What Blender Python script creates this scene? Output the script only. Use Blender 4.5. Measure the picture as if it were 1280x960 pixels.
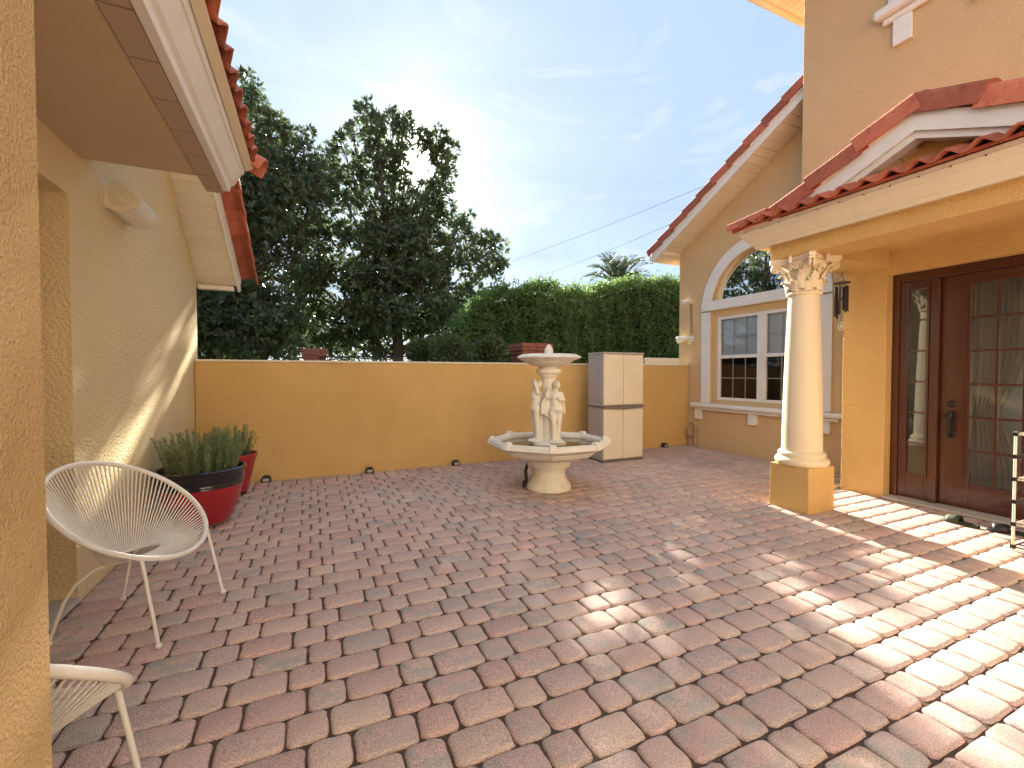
import bpy, math, random
import numpy as np
from mathutils import Vector, Matrix
random.seed(7); rng = np.random.default_rng(11)
PI = math.pi; R = math.radians
for o in list(bpy.data.objects): bpy.data.objects.remove(o, do_unlink=True)
scn = bpy.context.scene; COL = scn.collection

# ---------------------------------------------------------------- camera, sky, sun, exposure
CAM_H = 1.42; FPX = 558.0; TH = math.atan(250 / 558); PITCH = math.atan(13 / 558)
cd = bpy.data.cameras.new('camera'); cam = bpy.data.objects.new('camera', cd); COL.objects.link(cam)
cd.sensor_fit = 'HORIZONTAL'; cd.sensor_width = 36; cd.lens = 36 * FPX / 1280; cd.clip_start = .05; cd.clip_end = 3000
cam.location = (0, 0, CAM_H); cam.rotation_euler = (PI / 2 - PITCH, 0, -TH); scn.camera = cam
SUN_HEAD = R(12.0); SUN_EL = R(24.7)
SUN_DIR = Vector((math.sin(SUN_HEAD) * math.cos(SUN_EL), math.cos(SUN_HEAD) * math.cos(SUN_EL), math.sin(SUN_EL)))
w = bpy.data.worlds.new('World'); scn.world = w; w.use_nodes = True
nt = w.node_tree; nt.nodes.clear()
def N(nt, t, **k):
    n = nt.nodes.new(t)
    for a, b in k.items(): setattr(n, a, b)
    return n
sky = N(nt, 'ShaderNodeTexSky', sky_type='NISHITA', sun_disc=False, sun_elevation=SUN_EL, sun_rotation=SUN_HEAD,
        air_density=1.0, dust_density=.35, ozone_density=1.5, altitude=10)
geo = N(nt, 'ShaderNodeTexCoord')
mp = N(nt, 'ShaderNodeMapping'); mp.inputs['Scale'].default_value = (1.0, 1.6, 4.0)
nz = N(nt, 'ShaderNodeTexNoise'); nz.inputs['Scale'].default_value = 2.1; nz.inputs['Detail'].default_value = 9; nz.inputs['Roughness'].default_value = .58; nz.inputs['Distortion'].default_value = .5
rp = N(nt, 'ShaderNodeValToRGB'); rp.color_ramp.elements[0].position = .40; rp.color_ramp.elements[1].position = .80
mulc = N(nt, 'ShaderNodeMath', operation='MULTIPLY'); mulc.inputs[1].default_value = .14
addc = N(nt, 'ShaderNodeMath', operation='ADD'); addc.inputs[1].default_value = .86
mixc = N(nt, 'ShaderNodeMixRGB'); mixc.inputs['Color2'].default_value = (1.55, 2.0, 2.7, 1)
# the solar disc and its aureole, as part of the sky in view
dot = N(nt, 'ShaderNodeVectorMath', operation='DOT_PRODUCT'); dot.inputs[1].default_value = SUN_DIR
nrm = N(nt, 'ShaderNodeVectorMath', operation='NORMALIZE')
acs = N(nt, 'ShaderNodeMath', operation='ARCCOSINE')
def expo(scale, amp):
    a = N(nt, 'ShaderNodeMath', operation='MULTIPLY'); a.inputs[1].default_value = -1 / scale
    b = N(nt, 'ShaderNodeMath', operation='EXPONENT'); c = N(nt, 'ShaderNodeMath', operation='MULTIPLY'); c.inputs[1].default_value = amp
    nt.links.new(acs.outputs[0], a.inputs[0]); nt.links.new(a.outputs[0], b.inputs[0]); nt.links.new(b.outputs[0], c.inputs[0]); return c
e1 = expo(R(1.1), 75); e2 = expo(R(10), 1.0)
sm = N(nt, 'ShaderNodeMath', operation='ADD')
glow = N(nt, 'ShaderNodeMixRGB', blend_type='MULTIPLY'); glow.inputs[0].default_value = 1; glow.inputs['Color1'].default_value = (1, .93, .80, 1)
addg = N(nt, 'ShaderNodeMixRGB', blend_type='ADD'); addg.inputs[0].default_value = 1
bg = N(nt, 'ShaderNodeBackground'); bg.inputs['Strength'].default_value = .050
ow = N(nt, 'ShaderNodeOutputWorld'); L = nt.links.new
L(geo.outputs['Generated'], mp.inputs['Vector']); L(mp.outputs[0], nz.inputs['Vector']); L(nz.outputs[0], rp.inputs[0])
L(rp.outputs[0], mulc.inputs[0]); L(mulc.outputs[0], addc.inputs[0]); L(addc.outputs[0], mixc.inputs[0]); L(sky.outputs[0], mixc.inputs['Color1'])
L(geo.outputs['Generated'], nrm.inputs[0]); L(nrm.outputs[0], dot.inputs[0]); L(dot.outputs['Value'], acs.inputs[0])
L(e1.outputs[0], sm.inputs[0]); L(e2.outputs[0], sm.inputs[1]); L(sm.outputs[0], glow.inputs['Color2'])
nz2 = N(nt, 'ShaderNodeTexNoise'); nz2.inputs['Scale'].default_value = 4.6; nz2.inputs['Detail'].default_value = 10; nz2.inputs['Roughness'].default_value = .62; nz2.inputs['Distortion'].default_value = .8
mp2 = N(nt, 'ShaderNodeMapping'); mp2.inputs['Scale'].default_value = (.8, 1.0, 2.6); mp2.inputs['Location'].default_value = (.3, 1.7, .4)
rp2 = N(nt, 'ShaderNodeMapRange'); rp2.inputs[1].default_value = .53; rp2.inputs[2].default_value = .76; rp2.inputs[4].default_value = .75
mixw = N(nt, 'ShaderNodeMixRGB'); mixw.inputs['Color2'].default_value = (2.75, 2.9, 3.1, 1)
L(geo.outputs['Generated'], mp2.inputs['Vector']); L(mp2.outputs[0], nz2.inputs['Vector']); L(nz2.outputs[0], rp2.inputs[0]); L(rp2.outputs[0], mixw.inputs[0]); L(mixc.outputs[0], mixw.inputs['Color1'])
L(mixw.outputs[0], addg.inputs['Color1']); L(glow.outputs[0], addg.inputs['Color2']); L(addg.outputs[0], bg.inputs['Color']); L(bg.outputs[0], ow.inputs[0])
sd = bpy.data.lights.new('sun', 'SUN'); sd.energy = 3.0; sd.angle = R(.53); sd.color = (1, .91, .78)
sun = bpy.data.objects.new('sun', sd); COL.objects.link(sun); sun.location = SUN_DIR * 60
sun.rotation_euler = (-SUN_DIR).to_track_quat('-Z', 'Y').to_euler()
vs = scn.view_settings; vs.view_transform = 'Standard'; vs.look = 'None'; vs.gamma = 1; vs.use_curve_mapping = False; vs.exposure = 2.85

# ---------------------------------------------------------------- pixel rays (photo measured at 1280 x 960)
cR = np.array((math.cos(TH), -math.sin(TH), 0)); cF = np.array((math.sin(TH) * math.cos(PITCH), math.cos(TH) * math.cos(PITCH), -math.sin(PITCH)))
cU = np.array((math.sin(TH) * math.sin(PITCH), math.cos(TH) * math.sin(PITCH), math.cos(PITCH)))
def at(x, y, d): return np.array((0, 0, CAM_H)) + d * (cF + (x - 640) / FPX * cR + (480 - y) / FPX * cU)
def project(P):
    v = np.asarray(P, float) - np.array((0, 0, CAM_H)); c = v @ cF
    return 640 + FPX * (v @ cR) / c, 480 - FPX * (v @ cU) / c, c

# ---------------------------------------------------------------- materials
MATS = {}
def mat(name, col, rough=.6, bump=None, var=None, metal=0, spec=.5, coat=0, grain=None, wear=None):
    """bump=(scale, strength, detail) ; var=(scale, colour2, lo, hi) ; grain=(scale, colour2) ; wear=(scale, colour2, lo, hi)"""
    if name in MATS: return MATS[name]
    m = bpy.data.materials.new(name); m.use_nodes = True; t = m.node_tree; p = t.nodes['Principled BSDF']; l = t.links.new
    p.inputs['Roughness'].default_value = rough; p.inputs['Metallic'].default_value = metal; p.inputs['Specular IOR Level'].default_value = spec; p.inputs['Coat Weight'].default_value = coat
    tc = N(t, 'ShaderNodeTexCoord'); c = None
    rgb = N(t, 'ShaderNodeRGB'); rgb.outputs[0].default_value = (*col, 1); c = rgb.outputs[0]
    for spec_ in (var, wear):
        if spec_:
            s, c2, lo, hi = spec_
            n = N(t, 'ShaderNodeTexNoise'); n.inputs['Scale'].default_value = s; n.inputs['Detail'].default_value = 6; n.inputs['Roughness'].default_value = .65
            r = N(t, 'ShaderNodeMapRange'); r.inputs[1].default_value = lo; r.inputs[2].default_value = hi
            mx = N(t, 'ShaderNodeMixRGB'); mx.inputs['Color2'].default_value = (*c2, 1)
            l(tc.outputs['Object'], n.inputs['Vector']); l(n.outputs[0], r.inputs[0]); l(r.outputs[0], mx.inputs[0]); l(c, mx.inputs['Color1']); c = mx.outputs[0]
    if grain:
        s, c2 = grain
        mm = N(t, 'ShaderNodeMapping'); mm.inputs['Scale'].default_value = (s, s, s * .04)
        n = N(t, 'ShaderNodeTexNoise'); n.inputs['Scale'].default_value = 1; n.inputs['Detail'].default_value = 5
        mx = N(t, 'ShaderNodeMixRGB'); mx.inputs['Color2'].default_value = (*c2, 1)
        l(tc.outputs['Object'], mm.inputs[0]); l(mm.outputs[0], n.inputs['Vector']); l(n.outputs[0], mx.inputs[0]); l(c, mx.inputs['Color1']); c = mx.outputs[0]
    if name in ('clay_tile', 'soffit_vinyl'):
        oi = N(t, 'ShaderNodeObjectInfo'); mr = N(t, 'ShaderNodeMapRange'); k_ = .28 if name == 'clay_tile' else .05; mr.inputs[3].default_value = 1 - k_; mr.inputs[4].default_value = 1 + k_
        sc_n = N(t, 'ShaderNodeVectorMath', operation='SCALE'); l(oi.outputs['Random'], mr.inputs[0]); l(c, sc_n.inputs[0]); l(mr.outputs[0], sc_n.inputs['Scale']); c = sc_n.outputs[0]
    l(c, p.inputs['Base Color'])
    if bump:
        n = N(t, 'ShaderNodeTexNoise'); n.inputs['Scale'].default_value = bump[0]; n.inputs['Detail'].default_value = bump[2]; n.inputs['Roughness'].default_value = .55
        b = N(t, 'ShaderNodeBump'); b.inputs['Strength'].default_value = min(1, bump[1]); b.inputs['Distance'].default_value = .02
        l(tc.outputs['Object'], n.inputs['Vector']); l(n.outputs[0], b.inputs['Height']); l(b.outputs[0], p.inputs['Normal'])
    MATS[name] = m; return m
GOLD = mat('stucco_gold', (.78, .51, .20), .85, (70, .9, 3), (1.3, (.66, .40, .15), .38, .68), spec=.2, wear=(5, (.76, .50, .22), .55, .9), grain=(5, (.71, .45, .165)))
TAN = mat('stucco_tan', (.73, .51, .275), .85, (70, .9, 3), (1.1, (.68, .47, .25), .35, .75), spec=.2)
LEFT = mat('stucco_left', (.80, .63, .33), .75, (48, 1.0, 4), (1.6, (.76, .58, .34), .4, .75), spec=.3)
PIER = mat('stucco_pier', (.70, .47, .21), .8, (125, 1.0, 5), (3, (.64, .42, .18), .4, .75), spec=.25)
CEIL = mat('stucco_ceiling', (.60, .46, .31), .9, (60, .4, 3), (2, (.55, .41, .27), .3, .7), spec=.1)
CREAM = mat('painted_cream', (.76, .65, .46), .5, (25, .08, 3), (3, (.70, .60, .42), .4, .8))
WHITE = mat('painted_white', (.80, .77, .71), .5, (40, .08, 3), (4, (.72, .69, .62), .45, .8))
SOFF = mat('soffit_vinyl', (.76, .67, .51), .45, None, (2, (.70, .61, .45), .4, .8))
CLAY = mat('clay_tile', (.42, .115, .065), .75, (40, .5, 4), (5, (.52, .19, .11), .4, .75), wear=(11, (.22, .07, .05), .54, .78), spec=.25)
STONE = mat('cast_stone', (.82, .76, .64), .75, (60, .35, 4), (5, (.72, .63, .48), .42, .8), spec=.25, wear=(11, (.52, .46, .36), .60, .82))
COLM = mat('column_paint', (.80, .67, .45), .6, (70, .2, 4), (3, (.75, .62, .42), .4, .8), spec=.35)
WOOD = mat('mahogany', (.095, .028, .011), .28, None, None, grain=(30, (.05, .012, .007)), coat=.3)
BLACK = mat('black_plastic', (.012, .012, .013), .4)
IRON = mat('dark_bronze', (.014, .011, .01), .4)
CORD = mat('white_cord', (.80, .76, .68), .45, (200, .1, 2), (12, (.72, .67, .58), .5, .8))
RED = mat('red_glaze', (.38, .014, .02), .34, (14, .05, 2), (4, (.25, .008, .014), .4, .8), coat=.4)
POTB = mat('black_glaze', (.012, .012, .016), .2, None, None, coat=.4)
SOIL = mat('potting_soil', (.035, .022, .014), .95, (50, .8, 4))
RESIN = mat('beige_resin', (.72, .63, .48), .5, (90, .06, 3), (3, (.68, .58, .43), .45, .8))
RESG = mat('taupe_resin', (.42, .38, .36), .5, (90, .06, 3), (3, (.38, .345, .33), .45, .8))
RESD = mat('brown_resin', (.16, .13, .11), .5)
JOINT = mat('joint_sand', (.12, .078, .056), .95, (160, .8, 4), (9, (.11, .065, .045), .5, .8))
GRASS = mat('lawn', (.06, .10, .03), .95, (30, .8, 5), (2, (.10, .12, .04), .4, .7))
CONC = mat('concrete', (.50, .46, .39), .85, (60, .3, 5), (6, (.40, .36, .30), .4, .8))
BARK = mat('bark', (.10, .075, .055), .95, (30, 1, 6), (8, (.16, .13, .10), .45, .7))
DARK = mat('room_wall', (.62, .55, .45), .8)
FABR = mat('curtain_fabric', (.70, .66, .58), .9)
BLIND = mat('blind_slats', (.86, .86, .84), .6)
BRICK_M = mat('dark_brick', (.20, .07, .05), .85, (40, .5, 4), (30, (.32, .13, .09), .45, .7))
GREYW = mat('grey_wall', (.40, .40, .42), .8)
WIRE = mat('wire_black', (.10, .10, .11), .6)
PINK = mat('pink_foam', (.62, .30, .33), .7)
OLIVE = mat('olive_foam', (.035, .045, .022), .7)

def glass(name, tint=(1, 1, 1), ior=1.5):
    m = bpy.data.materials.new(name); m.use_nodes = True; t = m.node_tree; t.nodes.clear(); l = t.links.new
    o = N(t, 'ShaderNodeOutputMaterial'); mx = N(t, 'ShaderNodeMixShader'); fr = N(t, 'ShaderNodeFresnel'); fr.inputs[0].default_value = ior
    tr = N(t, 'ShaderNodeBsdfTransparent'); tr.inputs[0].default_value = (*tint, 1); gl = N(t, 'ShaderNodeBsdfGlossy'); gl.inputs['Roughness'].default_value = .01
    tc = N(t, 'ShaderNodeTexCoord'); n = N(t, 'ShaderNodeTexNoise'); n.inputs['Scale'].default_value = 3; n.inputs['Detail'].default_value = 1
    b = N(t, 'ShaderNodeBump'); b.inputs['Strength'].default_value = .03; b.inputs['Distance'].default_value = .02
    l(tc.outputs['Object'], n.inputs['Vector']); l(n.outputs[0], b.inputs['Height']); l(b.outputs[0], gl.inputs['Normal'])
    ad = N(t, 'ShaderNodeMath', operation='MULTIPLY'); ad.inputs[1].default_value = 1.9; ad.use_clamp = True
    l(fr.outputs[0], ad.inputs[0]); l(ad.outputs[0], mx.inputs[0]); l(tr.outputs[0], mx.inputs[1]); l(gl.outputs[0], mx.inputs[2]); l(mx.outputs[0], o.inputs[0])
    return m
GLASS = glass('window_glass', (.95, .97, .96)); GLASSD = glass('tinted_glass', (.45, .45, .43), 1.6)

def water():
    m = mat('fountain_water', (.13, .11, .06), .03, None, (3, (.09, .08, .045), .4, .7), spec=.6)
    t = m.node_tree; p = t.nodes['Principled BSDF']; n = N(t, 'ShaderNodeTexNoise'); n.inputs['Scale'].default_value = 14
    b = N(t, 'ShaderNodeBump'); b.inputs['Strength'].default_value = .06; b.inputs['Distance'].default_value = .02
    tc = [x for x in t.nodes if x.type == 'TEX_COORD'][0]
    t.links.new(tc.outputs['Object'], n.inputs['Vector']); t.links.new(n.outputs[0], b.inputs['Height']); t.links.new(b.outputs[0], p.inputs['Normal']); return m
WATER = water()

def leafmat(name, dark, light, back, transl=.25, rough=.35, spec=.5):
    m = bpy.data.materials.new(name); m.use_nodes = True; t = m.node_tree; p = t.nodes['Principled BSDF']; l = t.links.new
    at_ = N(t, 'ShaderNodeAttribute', attribute_name='leaf'); mx = N(t, 'ShaderNodeMixRGB'); mx.inputs['Color1'].default_value = (*dark, 1); mx.inputs['Color2'].default_value = (*light, 1)
    g = N(t, 'ShaderNodeNewGeometry'); mb = N(t, 'ShaderNodeMixRGB'); mb.inputs['Color2'].default_value = (*back, 1)
    l(at_.outputs['Fac'], mx.inputs[0]); l(mx.outputs[0], mb.inputs['Color1']); l(g.outputs['Backfacing'], mb.inputs[0]); l(mb.outputs[0], p.inputs['Base Color'])
    p.inputs['Roughness'].default_value = rough; p.inputs['Specular IOR Level'].default_value = spec
    tl = N(t, 'ShaderNodeBsdfTranslucent'); ms = N(t, 'ShaderNodeMixShader'); ms.inputs[0].default_value = transl; l(mx.outputs[0], tl.inputs[0])
    o = [x for x in t.nodes if x.type == 'OUTPUT_MATERIAL'][0]; l(p.outputs[0], ms.inputs[1]); l(tl.outputs[0], ms.inputs[2]); l(ms.outputs[0], o.inputs[0]); return m
MAGN = leafmat('magnolia_leaf', (.075, .12, .06), (.17, .22, .095), (.13, .14, .065), .4, .3)
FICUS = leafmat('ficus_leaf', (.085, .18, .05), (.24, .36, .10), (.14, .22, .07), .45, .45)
PALM = leafmat('palm_leaf', (.06, .09, .04), (.12, .15, .07), (.10, .13, .06), .3, .5)
HERB = leafmat('rosemary_leaf', (.15, .24, .09), (.36, .45, .20), (.14, .18, .09), .2, .6, .3)
UNDER = leafmat('undergrowth_leaf', (.04, .09, .03), (.16, .20, .07), (.10, .12, .05), .3, .45)

def paver_mat():
    m = bpy.data.materials.new('paver_concrete'); m.use_nodes = True; t = m.node_tree; p = t.nodes['Principled BSDF']; l = t.links.new
    a = N(t, 'ShaderNodeAttribute', attribute_name='tone'); tc = N(t, 'ShaderNodeTexCoord')
    a2 = N(t, 'ShaderNodeAttribute', attribute_name='grey')
    n = N(t, 'ShaderNodeTexNoise'); n.inputs['Scale'].default_value = 9; n.inputs['Detail'].default_value = 4
    r = N(t, 'ShaderNodeMapRange'); r.inputs[1].default_value = .42; r.inputs[2].default_value = .60
    mg = N(t, 'ShaderNodeMath', operation='MULTIPLY'); mx = N(t, 'ShaderNodeMixRGB'); mx.inputs['Color2'].default_value = (.40, .355, .315, 1)
    l(tc.outputs['Object'], n.inputs['Vector']); l(n.outputs[0], r.inputs[0]); l(r.outputs[0], mg.inputs[0]); l(a2.outputs['Fac'], mg.inputs[1]); l(mg.outputs[0], mx.inputs[0]); l(a.outputs['Color'], mx.inputs['Color1'])
    s = N(t, 'ShaderNodeTexNoise'); s.inputs['Scale'].default_value = 190; s.inputs['Detail'].default_value = 3
    sr = N(t, 'ShaderNodeMapRange'); sr.inputs[1].default_value = .3; sr.inputs[2].default_value = .7; sr.inputs[3].default_value = .58; sr.inputs[4].default_value = 1.36
    st = N(t, 'ShaderNodeTexNoise'); st.inputs['Scale'].default_value = 1.1; st.inputs['Detail'].default_value = 6; st.inputs['Roughness'].default_value = .7
    sr2 = N(t, 'ShaderNodeMapRange'); sr2.inputs[1].default_value = .3; sr2.inputs[2].default_value = .7; sr2.inputs[3].default_value = .84; sr2.inputs[4].default_value = 1.12
    mm = N(t, 'ShaderNodeMath', operation='MULTIPLY'); ml = N(t, 'ShaderNodeVectorMath', operation='SCALE')
    l(tc.outputs['Object'], s.inputs['Vector']); l(tc.outputs['Object'], st.inputs['Vector']); l(s.outputs[0], sr.inputs[0]); l(st.outputs[0], sr2.inputs[0]); l(sr.outputs[0], mm.inputs[0]); l(sr2.outputs[0], mm.inputs[1])
    l(mx.outputs[0], ml.inputs[0]); l(mm.outputs[0], ml.inputs['Scale']); l(ml.outputs[0], p.inputs['Base Color'])
    p.inputs['Roughness'].default_value = .72; p.inputs['Specular IOR Level'].default_value = .35
    b = N(t, 'ShaderNodeBump'); b.inputs['Strength'].default_value = .35; b.inputs['Distance'].default_value = .004
    l(s.outputs[0], b.inputs['Height']); l(b.outputs[0], p.inputs['Normal']); return m
PAVER = paver_mat()

# ---------------------------------------------------------------- mesh helpers
class G:
    def __init__(s): s.v = []; s.f = []
    def add(s, v, f):
        n = len(s.v); s.v += [tuple(map(float, p)) for p in v]; s.f += [tuple(i + n for i in q) for q in f]; return s
    def box(s, x0, x1, y0, y1, z0, z1):
        if x0 > x1: x0, x1 = x1, x0
        if y0 > y1: y0, y1 = y1, y0
        return s.add([(x0, y0, z0), (x1, y0, z0), (x1, y1, z0), (x0, y1, z0), (x0, y0, z1), (x1, y0, z1), (x1, y1, z1), (x0, y1, z1)],
                     [(3, 2, 1, 0), (4, 5, 6, 7), (0, 1, 5, 4), (1, 2, 6, 5), (2, 3, 7, 6), (3, 0, 4, 7)])
    def hexa(s, b, t):   # four bottom points, four top points (counter-clockwise from above)
        return s.add(list(b) + list(t), [(3, 2, 1, 0), (4, 5, 6, 7), (0, 1, 5, 4), (1, 2, 6, 5), (2, 3, 7, 6), (3, 0, 4, 7)])
    def prism(s, pts, fn, a, b):   # polygon of 2D points, fn(u, v, w) -> 3D, extruded from w=a to w=b
        n = len(pts)
        return s.add([fn(u, v, a) for u, v in pts] + [fn(u, v, b) for u, v in pts],
                     [tuple(range(n - 1, -1, -1)), tuple(range(n, 2 * n))] + [(i, (i + 1) % n, n + (i + 1) % n, n + i) for i in range(n)])
    def tube(s, path, r, n=8, closed=False, cap=True):
        P = [Vector(p) for p in path]; m = len(P); rr = r if hasattr(r, '__len__') else [r] * m; vs = []; up = None
        for i, p in enumerate(P):
            t = (P[(i + 1) % m] - P[i - 1]) if closed else (P[min(i + 1, m - 1)] - P[max(i - 1, 0)])
            t.normalize()
            if up is None: up = t.orthogonal().normalized()
            up = (up - t * up.dot(t)); up = up.normalized() if up.length > 1e-6 else t.orthogonal().normalized()
            q = t.cross(up)
            for k in range(n):
                a = 2 * PI * k / n; vs.append(p + (up * math.cos(a) + q * math.sin(a)) * rr[i])
        f = []
        for i in range(m if closed else m - 1):
            j = (i + 1) % m
            for k in range(n): f.append((i * n + k, i * n + (k + 1) % n, j * n + (k + 1) % n, j * n + k))
        if not closed and cap: f += [tuple(range(n - 1, -1, -1)), tuple(range((m - 1) * n, m * n))]
        return s.add(vs, f)
    def lathe(s, cx, cy, prof, n=32, a0=0, cap=True, sx=1, sy=1):
        vs = []; m = len(prof)
        for r, z in prof:
            for k in range(n):
                a = a0 + 2 * PI * k / n; vs.append((cx + sx * r * math.cos(a), cy + sy * r * math.sin(a), z))
        f = [(i * n + k, i * n + (k + 1) % n, (i + 1) * n + (k + 1) % n, (i + 1) * n + k) for i in range(m - 1) for k in range(n)]
        if cap: f += [tuple(range(n - 1, -1, -1)), tuple(range((m - 1) * n, m * n))]
        return s.add(vs, f)
    def ball(s, c, rx, ry=None, rz=None, n=12, m=8, M=None):
        ry = ry or rx; rz = rz or rx; vs = []; M = M or Matrix.Identity(3)
        for i in range(m + 1):
            t = PI * (i + .001) / (m + .002)
            for k in range(n):
                a = 2 * PI * k / n; v = M @ Vector((rx * math.sin(t) * math.cos(a), ry * math.sin(t) * math.sin(a), -rz * math.cos(t))); vs.append(Vector(c) + v)
        f = [(i * n + k, i * n + (k + 1) % n, (i + 1) * n + (k + 1) % n, (i + 1) * n + k) for i in range(m) for k in range(n)]
        return s.add(vs, f)
    def build(s, name, m, parent=None, smooth=None, bevel=0, local=False):
        me = bpy.data.meshes.new(name); me.from_pydata(s.v, [], s.f); me.update()
        if smooth is not None:
            me.polygons.foreach_set('use_smooth', [True] * len(me.polygons)); me.set_sharp_from_angle(angle=R(smooth))
        me.materials.append(m); o = bpy.data.objects.new(name, me); COL.objects.link(o)
        if parent is not None: attach(o, parent, local)
        if bevel:
            b = o.modifiers.new('bevel', 'BEVEL'); b.width = bevel; b.segments = 2; b.limit_method = 'ANGLE'; b.angle_limit = R(40)
        return o
def attach(o, parent, local=False):
    o.parent = parent
    if not local:
        p = parent; off = Vector((0, 0, 0)); chain = []
        while p is not None:
            if p.type == 'EMPTY': off = Vector(p.location)
            p = p.parent
        if parent.type == 'EMPTY': o.matrix_parent_inverse = Matrix.Translation(-off)
def tag(o, label=None, cat=None, group=None, kind=None):
    if label: o['label'] = label
    if cat: o['category'] = cat
    if group: o['group'] = group
    if kind: o['kind'] = kind
    return o
def thing(name, label, cat, loc=(0, 0, 0), rz=0, group=None):
    o = bpy.data.objects.new(name, None); COL.objects.link(o); o.empty_display_size = .1; o.location = loc; o.rotation_euler = (0, 0, rz); return tag(o, label, cat, group)
def fast_mesh(name, V, F, m, parent=None, attr=None, smooth=False):
    V = np.asarray(V, np.float32); F = np.asarray(F, np.int32); k = F.shape[1]
    me = bpy.data.meshes.new(name); me.vertices.add(len(V)); me.vertices.foreach_set('co', V.ravel())
    me.loops.add(F.size); me.loops.foreach_set('vertex_index', F.ravel()); me.polygons.add(len(F)); me.polygons.foreach_set('loop_start', np.arange(0, F.size, k, dtype=np.int32))
    me.update(calc_edges=True)
    if attr is not None:
        a = me.attributes.new('leaf', 'FLOAT', 'POINT'); a.data.foreach_set('value', np.asarray(attr, np.float32))
    me.materials.append(m); o = bpy.data.objects.new(name, me); COL.objects.link(o)
    if parent is not None: attach(o, parent)
    return o
XZ = lambda u, v, w: (u, w, v)      # polygon in x,z extruded along y
YZ = lambda u, v, w: (w, u, v)      # polygon in y,z extruded along x
XY = lambda u, v, w: (u, v, w)

# ================================================================ SETTING: ground and paving
XL, XG, YB, XE = -1.34, 6.87, 6.70, 5.95        # left wall, gable wall, back wall, entry wall planes
tag(G().add([(-400, -400, -.09), (400, -400, -.09), (400, 900, -.09), (-400, 900, -.09)], [(0, 1, 2, 3)]).build('ground', GRASS), kind='structure')
pav = tag(G().add([(-4, -6, -.014), (8, -6, -.014), (8, 6.75, -.014), (-4, 6.75, -.014)], [(0, 1, 2, 3)]).build('pavement', JOINT), kind='structure')
TONES = [(.59, .41, .34), (.60, .42, .345), (.585, .395, .33), (.56, .40, .34), (.60, .44, .35), (.54, .405, .35), (.585, .38, .32), (.595, .42, .34)]
def paver_geo(x0, x1, y0, y1):
    g = .0042; w = x1 - x0 - 2 * g; h = y1 - y0 - 2 * g; cx = (x0 + x1) / 2 + random.uniform(-.002, .002); cy = (y0 + y1) / 2 + random.uniform(-.002, .002)
    a, b = w / 2, h / 2; c = .03
    base = []
    for sx, sy in ((1, 1), (-1, 1), (-1, -1), (1, -1)):
        for k in range(4):
            t = PI / 2 * k / 3 + {(1, 1): 0, (-1, 1): PI / 2, (-1, -1): PI, (1, -1): 3 * PI / 2}[(sx, sy)]
            base.append((sx * (a - c) + c * math.cos(t), sy * (b - c) + c * math.sin(t)))
    ring = []
    for i, p in enumerate(base):
        q = base[(i + 1) % len(base)]; ring.append(p); d = math.dist(p, q)
        if d > .05:
            for s in (.33, .67): ring.append((p[0] + (q[0] - p[0]) * s, p[1] + (q[1] - p[1]) * s))
    j = [(random.gauss(0, .0018), random.gauss(0, .0018)) for _ in ring]
    n = len(ring); V = []; tilt = (random.gauss(0, .010), random.gauss(0, .010)); dz = random.gauss(0, .0012)
    for inset, z in ((0, -.05), (0, -.012), (.0055, -.0035), (.015, .0)):
        for (x, y), (jx, jy) in zip(ring, j):
            k = math.hypot(x, y); fx = 1 - inset / a; fy = 1 - inset / b
            X = (x + jx) * fx; Y = (y + jy) * fy; V.append((X, Y, z + (tilt[0] * X + tilt[1] * Y + dz if z > -.04 else 0)))
    V.append((0, 0, .001 + dz)); F = []
    for r in range(3):
        for k in range(n): F.append((r * n + k, r * n + (k + 1) % n, (r + 1) * n + (k + 1) % n, (r + 1) * n + k))
    for k in range(n): F.append((3 * n + k, 3 * n + (k + 1) % n, 4 * n))
    t = random.choice(TONES); s = random.uniform(.94, 1.08); col = tuple(min(1, c_ * s) for c_ in t); gr = random.choice((.15, .2, .25, .35, .5, .7, .95))
    return (cx, cy), V, F, col, gr
pcs = []
PERL, PERS, ROW = .244, .163, .1725
xl0 = XL + .26
for k in range(-31, 29):
    y0 = 1.69 + ROW * k; y1 = y0 + ROW
    if y1 > YB - .245: continue
    x = (.948 if k % 2 == 0 else .867) - 14 * (PERL + PERS) + random.uniform(-.006, .006); i = 0
    xmin = xl0; xmax = XE if y0 < 3.33 else XG
    while x < xmax:
        wd = (PERL if i % 2 == 0 else PERS); a, b = max(x, xmin), min(x + wd, xmax)
        if b - a > .05: pcs.append((a, b, y0, y1))
        x += wd; i += 1
    pcs.append((XL, xl0, y0, y1))
ytop = 1.69 + ROW * (math.floor((YB - .245 - 1.69) / ROW))
x = XL
while x < XG - .05: pcs.append((x, min(x + PERS, XG), ytop, YB)); x += PERS
vis = []
for i, (a, b, c, d) in enumerate(pcs):
    q = np.array([project((X, Y, 0)) for X, Y in ((a, c), (b, c), (b, d), (a, d))])
    area = 0
    if (q[:, 2] > .3).all():
        xx, yy = q[:, 0], q[:, 1]; area = .5 * abs(np.dot(xx, np.roll(yy, 1)) - np.dot(yy, np.roll(xx, 1)))
        fr = np.mean((xx > 60) & (xx < 1285) & (yy < 965)); area *= fr
    vis.append(area)
order = sorted(range(len(pcs)), key=lambda i: -vis[i]); singles = set(order[:300])
def color_mesh(me, cols, grs):
    a = me.attributes.new('tone', 'FLOAT_COLOR', 'POINT'); a.data.foreach_set('color', np.asarray(cols, np.float32).ravel())
    b = me.attributes.new('grey', 'FLOAT', 'POINT'); b.data.foreach_set('value', np.asarray(grs, np.float32))
big = G(); bc = []; bgc = []
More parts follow.
